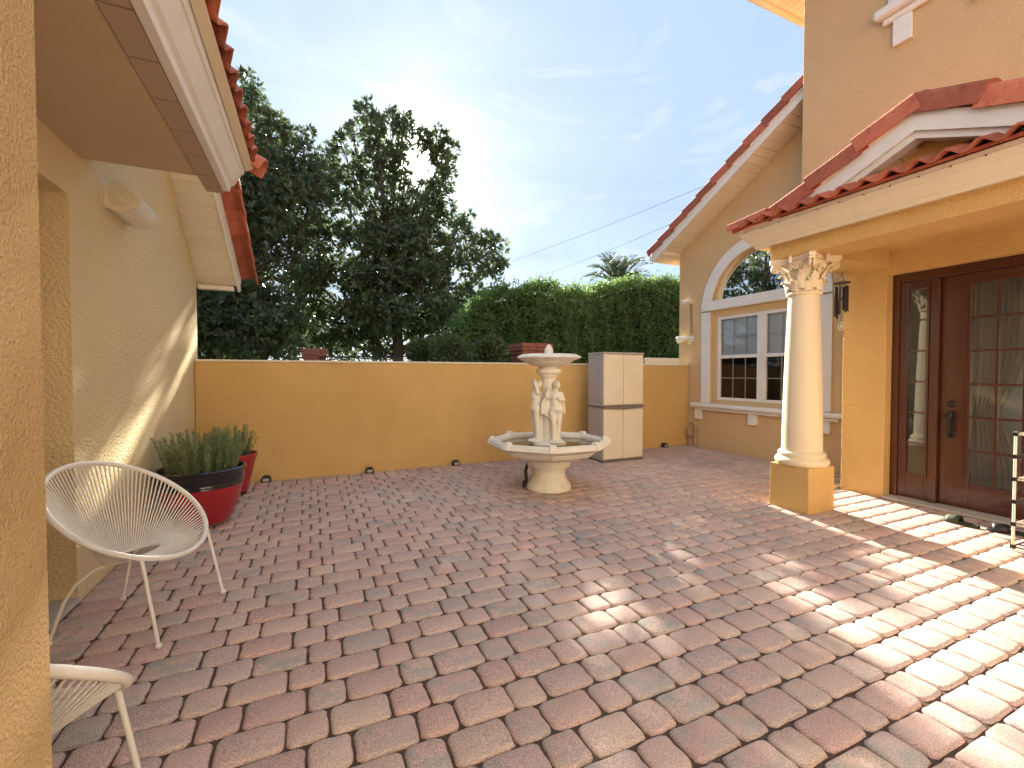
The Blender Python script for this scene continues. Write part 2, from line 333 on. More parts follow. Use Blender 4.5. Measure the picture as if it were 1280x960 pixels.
for i, pc in enumerate(pcs):
    (cx, cy), V, F, col, gr = paver_geo(*pc)
    if i in singles:
        me = bpy.data.meshes.new('paver'); me.from_pydata(V, [], F); me.polygons.foreach_set('use_smooth', [True] * len(F)); color_mesh(me, [(*col, 1)] * len(V), [gr] * len(V)); me.materials.append(PAVER)
        o = bpy.data.objects.new('paver', me); COL.objects.link(o); o.location = (cx, cy, 0); o.parent = pav
    else:
        big.add([(x + cx, y + cy, z) for x, y, z in V], F); bc += [(*col, 1)] * len(V); bgc += [gr] * len(V)
o = big.build('paver_field', PAVER, pav, smooth=60); color_mesh(o.data, bc, bgc); tag(o, kind='stuff')

# ================================================================ courtyard wall
t = thing('courtyard_wall', 'golden stucco courtyard wall at the back of the paved patio', 'wall', (2.5, YB, 0))
G().box(XL + .003, XG - .003, YB, YB + .2, -.05, 1.57).build('wall', GOLD, t, bevel=.012)
G().box(XL + .004, XG - .004, YB - .012, YB + .212, 1.57, 1.60).build('coping', CREAM, t, bevel=.008)

# ================================================================ roof tile helpers
def s_tile(pitch, length, amp=.03, thick=.014, n=12):
    """one S-profile clay tile: width along local y, length along local +x (upslope)"""
    V = []; F = []
    for j, (x, k) in enumerate(((0, 1.0), (length, .9))):
        for s in (0, -thick):
            for i in range(n + 1):
                u = i / n; V.append((x, (u - .5) * pitch, amp * math.cos(2 * PI * u) * k * (1 if True else 0) + s))
    m = n + 1
    for i in range(n):
        F += [(i, i + 1, 2 * m + i + 1, 2 * m + i), (m + i + 1, m + i, 3 * m + i, 3 * m + i + 1), (i, m + i, m + i + 1, i + 1), (2 * m + i, 2 * m + i + 1, 3 * m + i + 1, 3 * m + i)]
    F += [(0, 2 * m, 3 * m, m), (n, m + n, 3 * m + n, 2 * m + n)]
    me = bpy.data.meshes.new('roof_tile'); me.from_pydata(V, [], F); me.polygons.foreach_set('use_smooth', [True] * len(F)); me.set_sharp_from_angle(angle=R(50)); me.materials.append(CLAY); return me
def cap_tile(length, r0=.085, r1=.075, thick=.016, n=10, arc=PI * 1.05):
    """barrel cap: axis along local +x, open underneath, the low end slightly wider"""
    V = []; F = []
    for x, r in ((0, r0), (length, r1)):
        for rr in (r, r - thick):
            for i in range(n + 1):
                a = PI / 2 - arc / 2 + arc * i / n; V.append((x, rr * math.cos(a), rr * math.sin(a)))
    m = n + 1
    for i in range(n):
        F += [(i, i + 1, 2 * m + i + 1, 2 * m + i), (m + i + 1, m + i, 3 * m + i, 3 * m + i + 1), (i, m + i, m + i + 1, i + 1), (2 * m + i, 2 * m + i + 1, 3 * m + i + 1, 3 * m + i)]
    F += [(0, 2 * m, 3 * m, m), (n, m + n, 3 * m + n, 2 * m + n)]
    me = bpy.data.meshes.new('cap_tile'); me.from_pydata(V, [], F); me.polygons.foreach_set('use_smooth', [True] * len(F)); me.set_sharp_from_angle(angle=R(45)); me.materials.append(CLAY); return me
def rake_tile(length, wdt=.17, drop=.13, thick=.018):
    """gable-edge tile: rolled top with a flat leg that hangs over the barge board; axis along local x, outer side -y"""
    prof = [(wdt, 0)] + [(wdt * .5 + wdt * .5 * math.cos(a), .05 * math.sin(a)) for a in np.linspace(.2, PI - .2, 7)] + [(0, 0), (-.006, -drop), (thick - .006, -drop), (thick, -.01), (wdt * .5, .03), (wdt - thick, -.012)]
    g = G(); g.prism([(p[0], p[1]) for p in prof], lambda u, v, w: (w, u * (1.04 if w == 0 else 1) - (.006 if w == 0 else 0), v + (.034 if w == 0 else 0)), 0, length)
    me = bpy.data.meshes.new('rake_tile'); me.from_pydata(g.v, [], g.f); me.polygons.foreach_set('use_smooth', [True] * len(g.f)); me.set_sharp_from_angle(angle=R(35)); me.materials.append(CLAY); return me
def put(me, name, pos, xdir, zdir, parent, jit=.004):
    x = Vector(xdir).normalized(); y = Vector(zdir).cross(x).normalized(); z = x.cross(y)
    M = Matrix((x, y, z)).transposed().to_4x4(); M.translation = Vector(pos) + Vector((random.uniform(-jit, jit), random.uniform(-jit, jit), random.uniform(-jit, jit)))
    o = bpy.data.objects.new(name, me); COL.objects.link(o); o.parent = parent; o.matrix_basis = M; return o

# ================================================================ LEFT HOUSE (near pier, alcove with door, eave, far gable end)
lh = thing('house_wing', 'tan stucco house wing with clay tile eave, recessed side door and alcove ceiling', 'house', (XL, 3, 0))
EX, EY = -.455, 1.13
G().box(-3.2, EX, -3.695, EY, -.05, 2.797).build('pier', PIER, lh, bevel=.02)
# alcove wall with a door opening Y 2.62..3.6, z 0..2.51 ; wall goes on to Y 6.9
DY0, DY1, DZ = 2.62, 3.60, 2.51
def rk(y): return 3.505 - .757 * (y - 5.776)          # line where the far gable soffit meets the wall
G().prism([(EY, -.05), (DY0, -.05), (DY0, DZ), (DY1, DZ), (DY1, -.05), (6.9, -.05), (6.9, rk(6.9)), (5.0, rk(5.0)), (EY, rk(5.0))], YZ, XL - .22, XL).build('wall', LEFT, lh)
dr = G().box(XL - .21, XL - .165, DY0 + .01, DY1 - .012, .03, DZ - .01).build('service_door', mat('side_door_paint', (.30, .17, .07), .55, (30, .1, 3)), lh, bevel=.004)
for z in (2.30, 1.62, .98, .34): G().box(XL - .165, XL - .135, DY1 - .02, DY1 - .0025, z - .05, z + .05).tube([(XL - .138, DY1 - .014, z - .055), (XL - .138, DY1 - .014, z + .055)], .009, 8).build('hinge', mat('hinge_brass', (.42, .27, .12), .4, metal=.7), dr)
G().box(XL - .3, XL + .012, DY0 - .01, DY1 + .004, .0, .035).build('door_sill', CONC, lh, bevel=.006)
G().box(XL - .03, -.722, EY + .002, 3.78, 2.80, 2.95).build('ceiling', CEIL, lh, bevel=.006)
# vented soffit strip and moulded fascia of the near eave
sof = G().box(-.72, -.60, -3.5, 3.9, 2.803, 2.83).build('soffit', mat('soffit_vented', (.45, .33, .23), .6, (90, .25, 2)), lh)  # vented strip, browner than the other soffits
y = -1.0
while y < 3.85: G().box(-.715, -.605, y + .006, y + .31, 2.796, 2.8028).build('soffit_panel', MATS['soffit_vented'], sof); y += .316
fa = G().prism([(-.60, 2.795), (-.555, 2.795), (-.548, 2.83), (-.525, 2.845), (-.475, 2.935), (-.465, 2.937), (-.445, 2.99), (-.60, 2.99)], XZ, -3.5, 3.99).build('fascia', WHITE, lh, bevel=.003)
G().prism([(-.447, 2.965), (-.40, 2.99), (-.40, 3.0), (-.60, 3.0), (-.60, 2.993), (-.452, 2.993)], XZ, -3.5, 3.985).build('drip_edge', CREAM, fa)
y = -.5
while y < 3.95: G().ball((-.438, y, 2.978), .007, n=6, m=4).build('nail', BLACK, fa); y += .27
rl = G().prism([(-.41, 3.003), (-2.6, 4.1), (-2.6, 4.16), (-.41, 3.03)], XZ, -3.5, 3.97).build('roof', CLAY, lh)
G().prism([(-.62, 2.86), (-.62, 2.99), (-2.6, 3.98), (-2.6, 2.86)], XZ, 3.70, 3.93).build('roof_end', CEIL, lh)
me = s_tile(.18, .42, .028); up = Vector((-.894, 0, .448)); nrm_ = Vector((.448, 0, .894))
y = 3.86
while y > -1.0:
    for c in range(2): put(me, 'roof_tile', Vector((-.36, y, 3.045)) + up * (.36 * c) + nrm_ * (.012 * c), up, nrm_, rl)
    y -= .18
me = cap_tile(.42, .10, .09, arc=PI * 1.15)
for c in range(3): put(me, 'ridge_tile', Vector((-.335, 3.98, 2.985)) + up * (.38 * c) + nrm_ * (.014 * c), up, nrm_, rl)
# far gable end: slatted soffit, barge board and tiles sloping down towards the back
def ro(y): return -1.03 + (-.905 + 1.03) * (y - 5.0) / 2.0
sf = G().prism([(4.2, rk(4.2) + .012), (7.02, rk(7.02) + .012), (7.02, rk(7.02) + .03), (4.2, rk(4.2) + .03)], YZ, XL - .2, -1.02).build('rake_soffit', SOFF, lh)
y = 4.3
while y < 6.95:
    a, b = y + .004, y + .112
    G().hexa([(XL, a, rk(a)), (ro(a), a, rk(a)), (ro(b), b, rk(b)), (XL, b, rk(b))], [(XL, a, rk(a) + .0115), (ro(a), a, rk(a) + .0115), (ro(b), b, rk(b) + .0115), (XL, b, rk(b) + .0115)]).build('soffit_panel', SOFF, sf, bevel=.003); y += .117
def barge(o0, o1, z0, z1, ya=4.2, yb=7.04):
    return ([(ro(ya) + o0, ya, rk(ya) + z0), (ro(ya) + o1, ya, rk(ya) + z0), (ro(yb) + o1, yb, rk(yb) + z0), (ro(yb) + o0, yb, rk(yb) + z0)], [(ro(ya) + o0, ya, rk(ya) + z1), (ro(ya) + o1, ya, rk(ya) + z1), (ro(yb) + o1, yb, rk(yb) + z1), (ro(yb) + o0, yb, rk(yb) + z1)])
bb = G().hexa(*barge(.001, .022, -.03, .15)); bb.hexa(*barge(.022, .036, -.02, .03)); bb.hexa(*barge(.022, .042, .07, .14))
bb.build('barge_board', WHITE, lh, bevel=.003)
G().box(XL + .002, -.94, 6.93, 7.03, rk(7.0) - .06, rk(7.0) - .005).build('eave_return', SOFF, lh, bevel=.004)
rf = G().hexa([(XL - 2, 4.2, rk(4.2) + .16), (-.99, 4.2, rk(4.2) + .16), (-.89, 7.1, rk(7.1) + .16), (XL - 2, 7.1, rk(7.1) + .16)], [(XL - 2, 4.2, rk(4.2) + .2), (-.99, 4.2, rk(4.2) + .2), (-.89, 7.1, rk(7.1) + .2), (XL - 2, 7.1, rk(7.1) + .2)]).build('wing_roof', CLAY, lh)
me = rake_tile(.40, .22, .09); d = Vector((-.045, -1, .757)).normalized(); zn = Vector((0, .757, 1)).normalized()
for c in range(7):
    p = Vector((ro(7.12) + .22, 7.12, rk(7.12) + .20)) + d * (.345 * c); o = put(me, 'rake_tile', p, d, zn, rf); o.matrix_basis = o.matrix_basis @ Matrix.Diagonal((1, -1, 1, 1))
# rear body so that the wing is closed
G().box(-6, XL - .225, 4.0, 6.9, -.05, 2.65).build('unseen_wall', LEFT, lh)
G().box(-6, -1.6, -3.5, 4.0, 2.96, 2.99).build('attic_floor', CEIL, lh)

# wall lamp on the alcove wall
wl = thing('wall_lamp', 'beige half-round wall lamp mounted high on the alcove stucco wall', 'wall lamp', (XL, 4.25, 2.6))
prof = [(XL + .002, 2.765), (-1.235, 2.795), (-1.15, 2.73), (-1.125, 2.685), (-1.14, 2.64), (-1.19, 2.60), (-1.265, 2.578), (XL + .002, 2.605)]
G().prism(prof, XZ, 4.10, 4.13).build('end_plate', CREAM, wl, bevel=.004)
sc = lambda k: [(XL + .002 + (x - XL) * k, 2.685 + (z - 2.685) * k) for x, z in prof]
G().prism(sc(.95), XZ, 4.131, 4.50).build('shade', mat('lamp_enamel', (.78, .72, .60), .35), wl, smooth=35)
G().prism(prof, XZ, 4.501, 4.53).build('end_plate', CREAM, wl, bevel=.004)
for r in (.062, .035): G().tube([(-1.235 + r * math.cos(a), 4.098, 2.685 + r * math.sin(a)) for a in np.linspace(0, 2 * PI, 24, endpoint=False)], .006, 6, closed=True).build('ring', CREAM, wl, smooth=60)
G().box(XL, XL + .004, 4.07, 4.56, 2.57, 2.80).build('back_plate', CREAM, wl)

# ================================================================ RIGHT HOUSE
rh = thing('stucco_house', 'two-storey stucco house with arched window, tiled porch and mahogany entrance door', 'house', (XG, 4, 0))
YS = -3.7
WC, WZ, WR = 5.18, 2.60, .99          # arched window: centre Y, spring height, opening radius
def gk(y): return 3.86 + .535 * (6.95 - y)         # gable soffit line
g = G(); arc = [(WC + WR * math.cos(a), WZ + WR * math.sin(a)) for a in np.linspace(0, PI / 2, 17)]
g.prism([(WC, -.05), (6.96, -.05), (6.96, gk(6.96)), (WC, gk(WC))] + [(y, z) for y, z in reversed(arc)] + [(WC + WR, .90), (WC, .90)], YZ, XG, XG + .25)
arc2 = [(2 * WC - y, z) for y, z in arc]
g.prism([(WC, -.05), (WC, .90), (WC - WR, .90)] + arc2 + [(WC, gk(WC)), (4.2, gk(4.2)), (4.2, 3.4), (3.36, 3.4), (3.36, -.05)], YZ, XG, XG + .25)
g.build('gable_wall', TAN, rh)
G().box(XG + .25, 12, 6.70, 6.96, -.05, 3.8).build('flank_wall', TAN, rh)
# arch casing, side casings, band, sill, brackets
aw = G()
n = 28; ri, ro_, x0, x1 = WR - .005, 1.185, XG - .035, XG
ring = [(WC + r * math.cos(a), WZ + r * math.sin(a)) for r, seq in ((ro_, np.linspace(0, PI, n)), (ri, np.linspace(PI, 0, n))) for a in seq]
for i in range(n - 1):
    q = [ring[i], ring[i + 1], ring[2 * n - 2 - i], ring[2 * n - 1 - i]]
    aw.prism(q, YZ, x0, x1 - .002)
win = aw.build('arched_window', WHITE, rh)
win['label'] = 'half-round arched window with white surround'
G().box(x0 - .006, XG + .09, WC - WR + .003, WC + WR - .003, 2.60, 2.775).box(x0 - .006, XG - .002, WC + WR, WC + 1.185, 2.60, 2.775).box(x0 - .006, XG - .002, WC - 1.185, WC - WR, 2.60, 2.775).build('band', WHITE, win, bevel=.006)
for s in (1, -1): G().box(XG - .035, XG - .002, WC + s * (WR - .004), WC + s * 1.185, .86, 2.575).build('casing', WHITE, win, bevel=.006)
sill = G().box(XG - .12, XG + .1, WC - 1.39, WC + 1.39, .775, .855).build('window_sill', WHITE, rh, bevel=.03)
G().box(XG - .075, XG - .002, WC - 1.31, WC + 1.31, .725, .774).build('sill_moulding', WHITE, sill, bevel=.02)
for yy in (6.42, 5.25, 4.08): G().box(XG - .05, XG - .002, yy - .08, yy + .08, .54, .724).build('bracket', WHITE, sill, bevel=.008)
# arched pane with slim frame
fr = G(); xi = XG + .10
for i in range(24):
    a, b = PI * i / 24, PI * (i + 1) / 24
    q = [(WC + r * math.cos(t), 2.775 + r * math.sin(t)) for r, t in ((.985 - .10, a), (.985 - .10, b), (.84, b), (.84, a))]
    fr.prism(q, YZ, xi - .03, xi + .02)
fr.build('arch_frame', CREAM, win)
rv = G()
for i in range(24):
    a, b = PI * i / 24, PI * (i + 1) / 24
    q = [(WC + r * math.cos(t), WZ + r * math.sin(t) + (0 if r > .95 else .165)) for r, t in ((.988, a), (.988, b), (.886, b), (.886, a))]
    rv.prism(q, YZ, xi - .05, xi + .05)
rv.build('arch_reveal', mat('reveal_paint', (.66, .48, .25), .8), win)
G().add([(xi, WC + .842 * math.cos(a), 2.775 + .842 * math.sin(a)) for a in np.linspace(0, PI, 32)], [tuple(range(32))]).build('pane', GLASSD, win)
# two double-hung windows below
for s in (1, -1):
    ya, yb = (WC + .03, 6.07) if s > 0 else (4.29, WC - .03)
    f = G(); xa, xb = XG + .07, XG + .13; z0, z1 = .93, 2.47
    f.box(xa, xb, ya, ya + .05, z0, z1).box(xa, xb, yb - .05, yb, z0, z1).box(xa, xb, ya + .05, yb - .05, z0, z0 + .05).box(xa, xb, ya + .05, yb - .05, z1 - .05, z1).box(xa + .005, xb, ya + .05, yb - .05, 1.70, 1.76)
    sw = f.build('sash_window', WHITE, rh, bevel=.005)
    for za, zb in ((.98, 1.70), (1.76, 2.42)):
        for k in range(3):
            for j in range(2):
                w_ = (yb - ya - .1) / 3; h_ = (zb - za) / 2
                G().add([(xb - .02, ya + .05 + w_ * k, za + h_ * j), (xb - .02, ya + .05 + w_ * (k + 1), za + h_ * j), (xb - .02, ya + .05 + w_ * (k + 1), za + h_ * (j + 1)), (xb - .02, ya + .05 + w_ * k, za + h_ * (j + 1))], [(0, 3, 2, 1)]).build('pane', GLASS, sw)
        m_ = G()
        for k in (1, 2): yy = ya + .05 + (yb - ya - .1) * k / 3; m_.box(xb - .016, xb - .004, yy - .008, yy + .008, za, zb)
        m_.box(xb - .0165, xb - .0045, ya + .05, yb - .05, (za + zb) / 2 - .008, (za + zb) / 2 + .008); m_.build('muntin', WHITE, sw)
    bl = G(); zz = 1.74
    while zz < 2.44: bl.hexa([(xb + .012, ya + .03, zz), (xb + .016, ya + .03, zz), (xb + .016, yb - .03, zz), (xb + .012, yb - .03, zz)], [(xb + .018, ya + .03, zz + .037), (xb + .022, ya + .03, zz + .037), (xb + .022, yb - .03, zz + .037), (xb + .018, yb - .03, zz + .037)]); zz += .034
    bl.build('blind', BLIND, sw)
G().box(XG + .07, XG + .13, WC - .03, WC + .03, .93, 2.47).build('mullion', WHITE, rh)
G().box(XG + .07, XG + .128, 6.0705, WC + WR, .90, 2.598).box(XG + .07, XG + .128, WC - WR, 4.2895, .90, 2.598).box(XG + .072, XG + .127, 4.29, 6.07, 2.4705, 2.597).box(XG + .072, XG + .127, 4.29, 6.07, .90, .9295).build('window_reveal', MATS['reveal_paint'], rh)
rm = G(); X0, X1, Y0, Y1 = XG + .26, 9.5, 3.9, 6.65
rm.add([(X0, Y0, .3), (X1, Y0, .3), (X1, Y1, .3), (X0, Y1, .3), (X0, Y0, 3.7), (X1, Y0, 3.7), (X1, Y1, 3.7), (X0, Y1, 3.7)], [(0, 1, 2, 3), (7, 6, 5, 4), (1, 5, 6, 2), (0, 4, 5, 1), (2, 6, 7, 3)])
rm.build('study_room', mat('unlit_room_grey', (.13, .12, .11), .9), rh)  # dark grey walls stand in for the unlit interior
# gable roof: soffit panels, barge board, slab, rake tiles
XO = 6.40
sf = G().prism([(4.12, gk(4.12) + .012), (7.2, gk(7.2) + .012), (7.2, gk(7.2) + .03), (4.12, gk(4.12) + .03)], YZ, XO + .02, XG + .2).build('rake_soffit', SOFF, rh)
y = 7.19
while y > 4.2:
    a, b = y - .118, y - .004
    G().hexa([(XO + .02, a, gk(a)), (XG, a, gk(a)), (XG, b, gk(b)), (XO + .02, b, gk(b))], [(XO + .02, a, gk(a) + .0115), (XG, a, gk(a) + .0115), (XG, b, gk(b) + .0115), (XO + .02, b, gk(b) + .0115)]).build('soffit_panel', SOFF, sf, bevel=.003); y -= .122
bb = G(); bb.prism([(4.12, gk(4.12) - .01), (7.24, gk(7.24) - .01), (7.24, gk(7.24) + .17), (4.12, gk(4.12) + .17)], YZ, XO - .002, XO + .0195)
bb.prism([(4.12, gk(4.12) + .11), (7.24, gk(7.24) + .11), (7.24, gk(7.24) + .165), (4.12, gk(4.12) + .165)], YZ, XO - .018, XO - .002)
bb.build('barge_board', WHITE, rh, bevel=.003)
G().prism([(6.962, gk(6.96) - .05), (7.22, gk(7.22) - .02), (7.22, gk(7.22) + .0), (6.962, gk(6.96) - .0)], YZ, XO + .03, 12).build('eave_soffit', SOFF, rh)
rf = G().prism([(4.12, gk(4.12) + .18), (7.26, gk(7.26) + .18), (7.26, gk(7.26) + .22), (4.12, gk(4.12) + .22)], YZ, XO + .03, 12).build('gable_roof', CLAY, rh)
G().box(XO - .02, 12, 7.262, 7.30, gk(7.25) + .03, gk(7.25) + .15).build('eave_fascia', WHITE, rh)
me = rake_tile(.42, .22, .13); d = Vector((0, -1, .535)).normalized(); zn = Vector((0, .535, 1)).normalized(); c = 0
while c < 10:
    p = Vector((XO - .035, 7.36, gk(7.36) + .275)) + d * (.365 * c); o = put(me, 'rake_tile', p, d, zn, rf); c += 1
# upper storey block with its eave and window sill
XU = 6.30; YU = 4.12
ub = G().box(XU, 12, YS, YU, 3.40, 7.6).build('storey_wall', TAN, rh, bevel=.01)
zs, zb_ = 5.68, 5.53
us = G().box(XU - .13, XU - .002, .9, 3.21, zs - .05, zs + .06).build('storey_sill', WHITE, rh, bevel=.03)
G().box(XU - .06, XU - .002, .95, 3.15, zb_ + .02, zs - .051).build('sill_moulding', WHITE, us, bevel=.025)
for yy in (2.95, 2.24, 1.4): G().box(XU - .05, XU - .002, yy - .09, yy + .09, zb_ - .28, zb_ + .019).build('bracket', WHITE, us, bevel=.008)
uw = G().box(XU - .03, XU - .002, 3.02, 3.10, zs + .061, 7.2).box(XU - .03, XU - .002, 1.2, 1.28, zs + .061, 7.2).box(XU - .031, XU - .003, 1.28, 3.02, zs + .061, zs + .12).build('storey_window', WHITE, rh)
G().add([(XU - .012, 1.28, zs + .12), (XU - .012, 3.02, zs + .12), (XU - .012, 3.02, 7.2), (XU - .012, 1.28, 7.2)], [(0, 3, 2, 1)]).build('pane', mat('pane_dark', (.02, .025, .03), .05, spec=.8), uw)
ev = G().box(XU - .55, 12, YU + .003, YU + .60, 7.02, 7.05).build('eave_soffit', SOFF, rh)
x = XU - .5
while x < 9: G().box(x, x + .11, YU + .006, YU + .54, 7.008, 7.0195).build('soffit_panel', SOFF, ev); x += .116
G().box(XU - .55, 12, YU + .56, YU + .60, 6.93, 7.0195).build('eave_fascia', CREAM, rh, bevel=.01)
G().box(XU - .6, 12, YS - .5, YU + .64, 7.051, 7.35).build('main_roof', CLAY, rh)

# unseen wing, added so its pale sunlit front bounces light into the shaded patio
sw_ = G().box(-3.4, 12, YS - .3, YS, -.05, 6.2).build('unseen_wall', mat('bounce_cream', (.82, .78, .69), .85, (75, .5, 3), (1.2, (.72, .65, .52), .35, .75), spec=.2), rh, bevel=.01)  # reflector wall of the added wing, paled to return more light
for k, (xa, xb, za, zb) in enumerate(((-1.6, -.2, .9, 2.3), (1.6, 3.0, .9, 2.3), (4.6, 5.5, .05, 2.2), (-1.4, -.3, 3.6, 4.8), (1.7, 2.9, 3.6, 4.8), (4.5, 5.6, 3.6, 4.8))):
    o = G().box(xa - .1, xa, YS + .002, YS + .05, za, zb).box(xb, xb + .1, YS + .002, YS + .05, za, zb).box(xa - .1, xb + .1, YS + .002, YS + .051, zb, zb + .1).box(xa - .14, xb + .14, YS + .002, YS + .10, za - .05, za).box((xa + xb) / 2 - .03, (xa + xb) / 2 + .03, YS + .003, YS + .04, za, zb).build('bounce_wing_window', WHITE, rh, bevel=.004)
    G().add([(xa, YS + .02, za), (xb, YS + .02, za), (xb, YS + .02, zb), (xa, YS + .02, zb)], [(0, 3, 2, 1)]).build('pane', mat('pane_dark', (.02, .025, .03), .05, spec=.8), o)
G().box(-3.6, 12, YS - .3, YS + .5, 6.201, 6.26).build('bounce_wing_soffit', SOFF, rh)
G().prism([(YS + .55, 6.261), (YS - 4.5, 8.6), (YS - 4.5, 8.7), (YS + .55, 6.38)], YZ, -3.7, 12).build('wing_roof', CLAY, rh)  # roof of the added light-bouncing wing
# entry wall and porch
eg = G(); OY0, OY1, OZ = 1.05, 2.90, 2.54
eg.prism([(OY1, -.05), (3.35, -.05), (3.35, 3.39), (YS + .002, 3.39), (YS + .002, -.05), (OY0, -.05), (OY0, OZ), (OY1, OZ)], YZ, XE, XE + .26).build('entry_wall', GOLD, rh, bevel=.008)
G().box(XE + .26, XG - .002, 3.1, 3.3495, -.05, 3.395).build('return_wall', TAN, rh)
pb = G().box(4.53, 4.97, .60, 3.29, 2.63, 2.86).build('porch_beam', GOLD, rh, bevel=.012)
G().box(4.972, XE - .002, 2.87, 3.288, 2.60, 2.86).build('cross_beam', GOLD, rh, bevel=.012)
G().box(4.972, XE - .002, .62, 2.868, 2.795, 2.855).build('porch_ceiling', GOLD, rh)
G().box(5.25, 5.45, 1.98, 2.35, 2.775, 2.794).build('ceiling_vent', BLACK, rh)
# moulded porch fascia: front run and return
PF = [(4.535, 2.79), (4.44, 2.775), (4.43, 2.805), (4.41, 2.82), (4.35, 2.90), (4.34, 2.905), (4.325, 2.955), (4.535, 2.955)]
yend = 3.40
pf = G()
def prof_at(k): return [(x, z) for x, z in PF]
V = []; n = len(PF)
rows = [[(x, -.3, z) for x, z in PF], [(x, yend + (4.44 - x) if x < 4.45 else yend - .095, z) for x, z in PF], [(XE, yend + (4.44 - x) if x < 4.45 else yend - .095, z) for x, z in PF]]
for r in rows: V += r
F = [(i * n + k, i * n + (k + 1) % n, (i + 1) * n + (k + 1) % n, (i + 1) * n + k) for i in range(2) for k in range(n)] + [tuple(range(n - 1, -1, -1)), tuple(range(2 * n, 3 * n))]
pfo = pf.add(V, F).build('porch_fascia', CREAM, rh, bevel=.002)
G().box(4.325, 4.345, -.3, yend + .10, 2.957, 2.99).build('drip_edge', mat('drip_pale', (.70, .60, .46), .5), pfo)
y = .2
while y < yend + .1: G().ball((4.327, y, 2.952), .007, n=6, m=4).build('nail', BLACK, pfo); y += .19
# skirt roof under the pediment
SK = .36
sk = G().prism([(4.30, 2.992), (4.72, 2.992 + .42 * SK), (4.72, 3.03 + .42 * SK), (4.30, 3.02)], XZ, .45, 3.50).build('skirt_roof', CLAY, rh)
me = s_tile(.18, .44, .026); up = Vector((1, 0, SK)).normalized(); zn = Vector((-SK, 0, 1)).normalized()
y = 3.41
while y > .3: put(me, 'roof_tile', (4.20, y, 3.022), up, zn, sk); y -= .18
mec = cap_tile(.40, .085, .078, arc=PI * 1.1)
hd = Vector((.12, -.36, .09)).normalized(); put(mec, 'hip_tile', (4.24, 3.56, 2.985), hd, Vector((-.1, .2, 1)), sk)
# side slope of porch roof (towards the arched window) and gable roof behind the pediment
AP, AZ, SL = 1.97, 3.50, .43          # apex Y, board-top height, slope
pr = G()
for s in (1, -1):
    pr.prism([(AP, AZ), (AP + s * 1.22, AZ - 1.22 * SL), (AP + s * 1.53, 2.958), (AP + s * 1.53, 2.985), (AP + s * 1.22, AZ - 1.22 * SL + .04), (AP, AZ + .04)], YZ, 4.44, XU + .1)
pro = pr.build('porch_roof', CLAY, rh)
G().prism([(AP - 1.35, 2.87), (AP + 1.35, 2.87), (AP + 1.35, AZ - 1.36 * SL), (AP, AZ - .03), (AP - 1.35, AZ - 1.36 * SL)], YZ, 4.60, 4.68).build('pediment', GOLD, rh)
for s in (1, -1):
    b = G()
    def at_z(off): return (AZ - off - 3.03) / SL
    b.prism([(AP, AZ - .15), (AP + s * at_z(.15), 3.03), (AP + s * at_z(0), 3.03), (AP, AZ)], YZ, 4.38, 4.44)
    b.prism([(AP, AZ - .205), (AP + s * at_z(.205), 3.03), (AP + s * at_z(.151), 3.03), (AP, AZ - .151)], YZ, 4.41, 4.52)
    b.build('rake_board', WHITE, rh)
    y0_ = 0
    sfp = G()
    for k in range(6):
        u0, u1 = .06 + .115 * k, .165 + .115 * k
        z0_, z1_ = AZ - .2 - u0 * SL, AZ - .2 - u1 * SL
        G().hexa([(4.522, AP + s * u0, z0_), (4.598, AP + s * u0, z0_), (4.598, AP + s * u1, z1_), (4.522, AP + s * u1, z1_)], [(4.522, AP + s * u0, z0_ + .02), (4.598, AP + s * u0, z0_ + .02), (4.598, AP + s * u1, z1_ + .02), (4.522, AP + s * u1, z1_ + .02)]).build('soffit_panel', SOFF, rh)
    me = rake_tile(.47, .22, .125); d = Vector((0, -s, SL)).normalized(); zn = Vector((0, s * SL, 1)).normalized()
    for c in range(3):
        p = Vector((4.345, AP + s * 1.24, AZ + .11 - 1.24 * SL)) + d * (.445 * c)
        o = put(me, 'rake_tile', p, d, zn, pro, .002)
        if s < 0: o.matrix_basis = o.matrix_basis @ Matrix.Diagonal((1, -1, 1, 1))
me = cap_tile(.42, .10, .09, arc=PI)
for c in range(5): put(me, 'ridge_tile', (4.47 + .38 * c, AP, AZ + .08), (1, 0, 0), (0, 0, 1), pro)

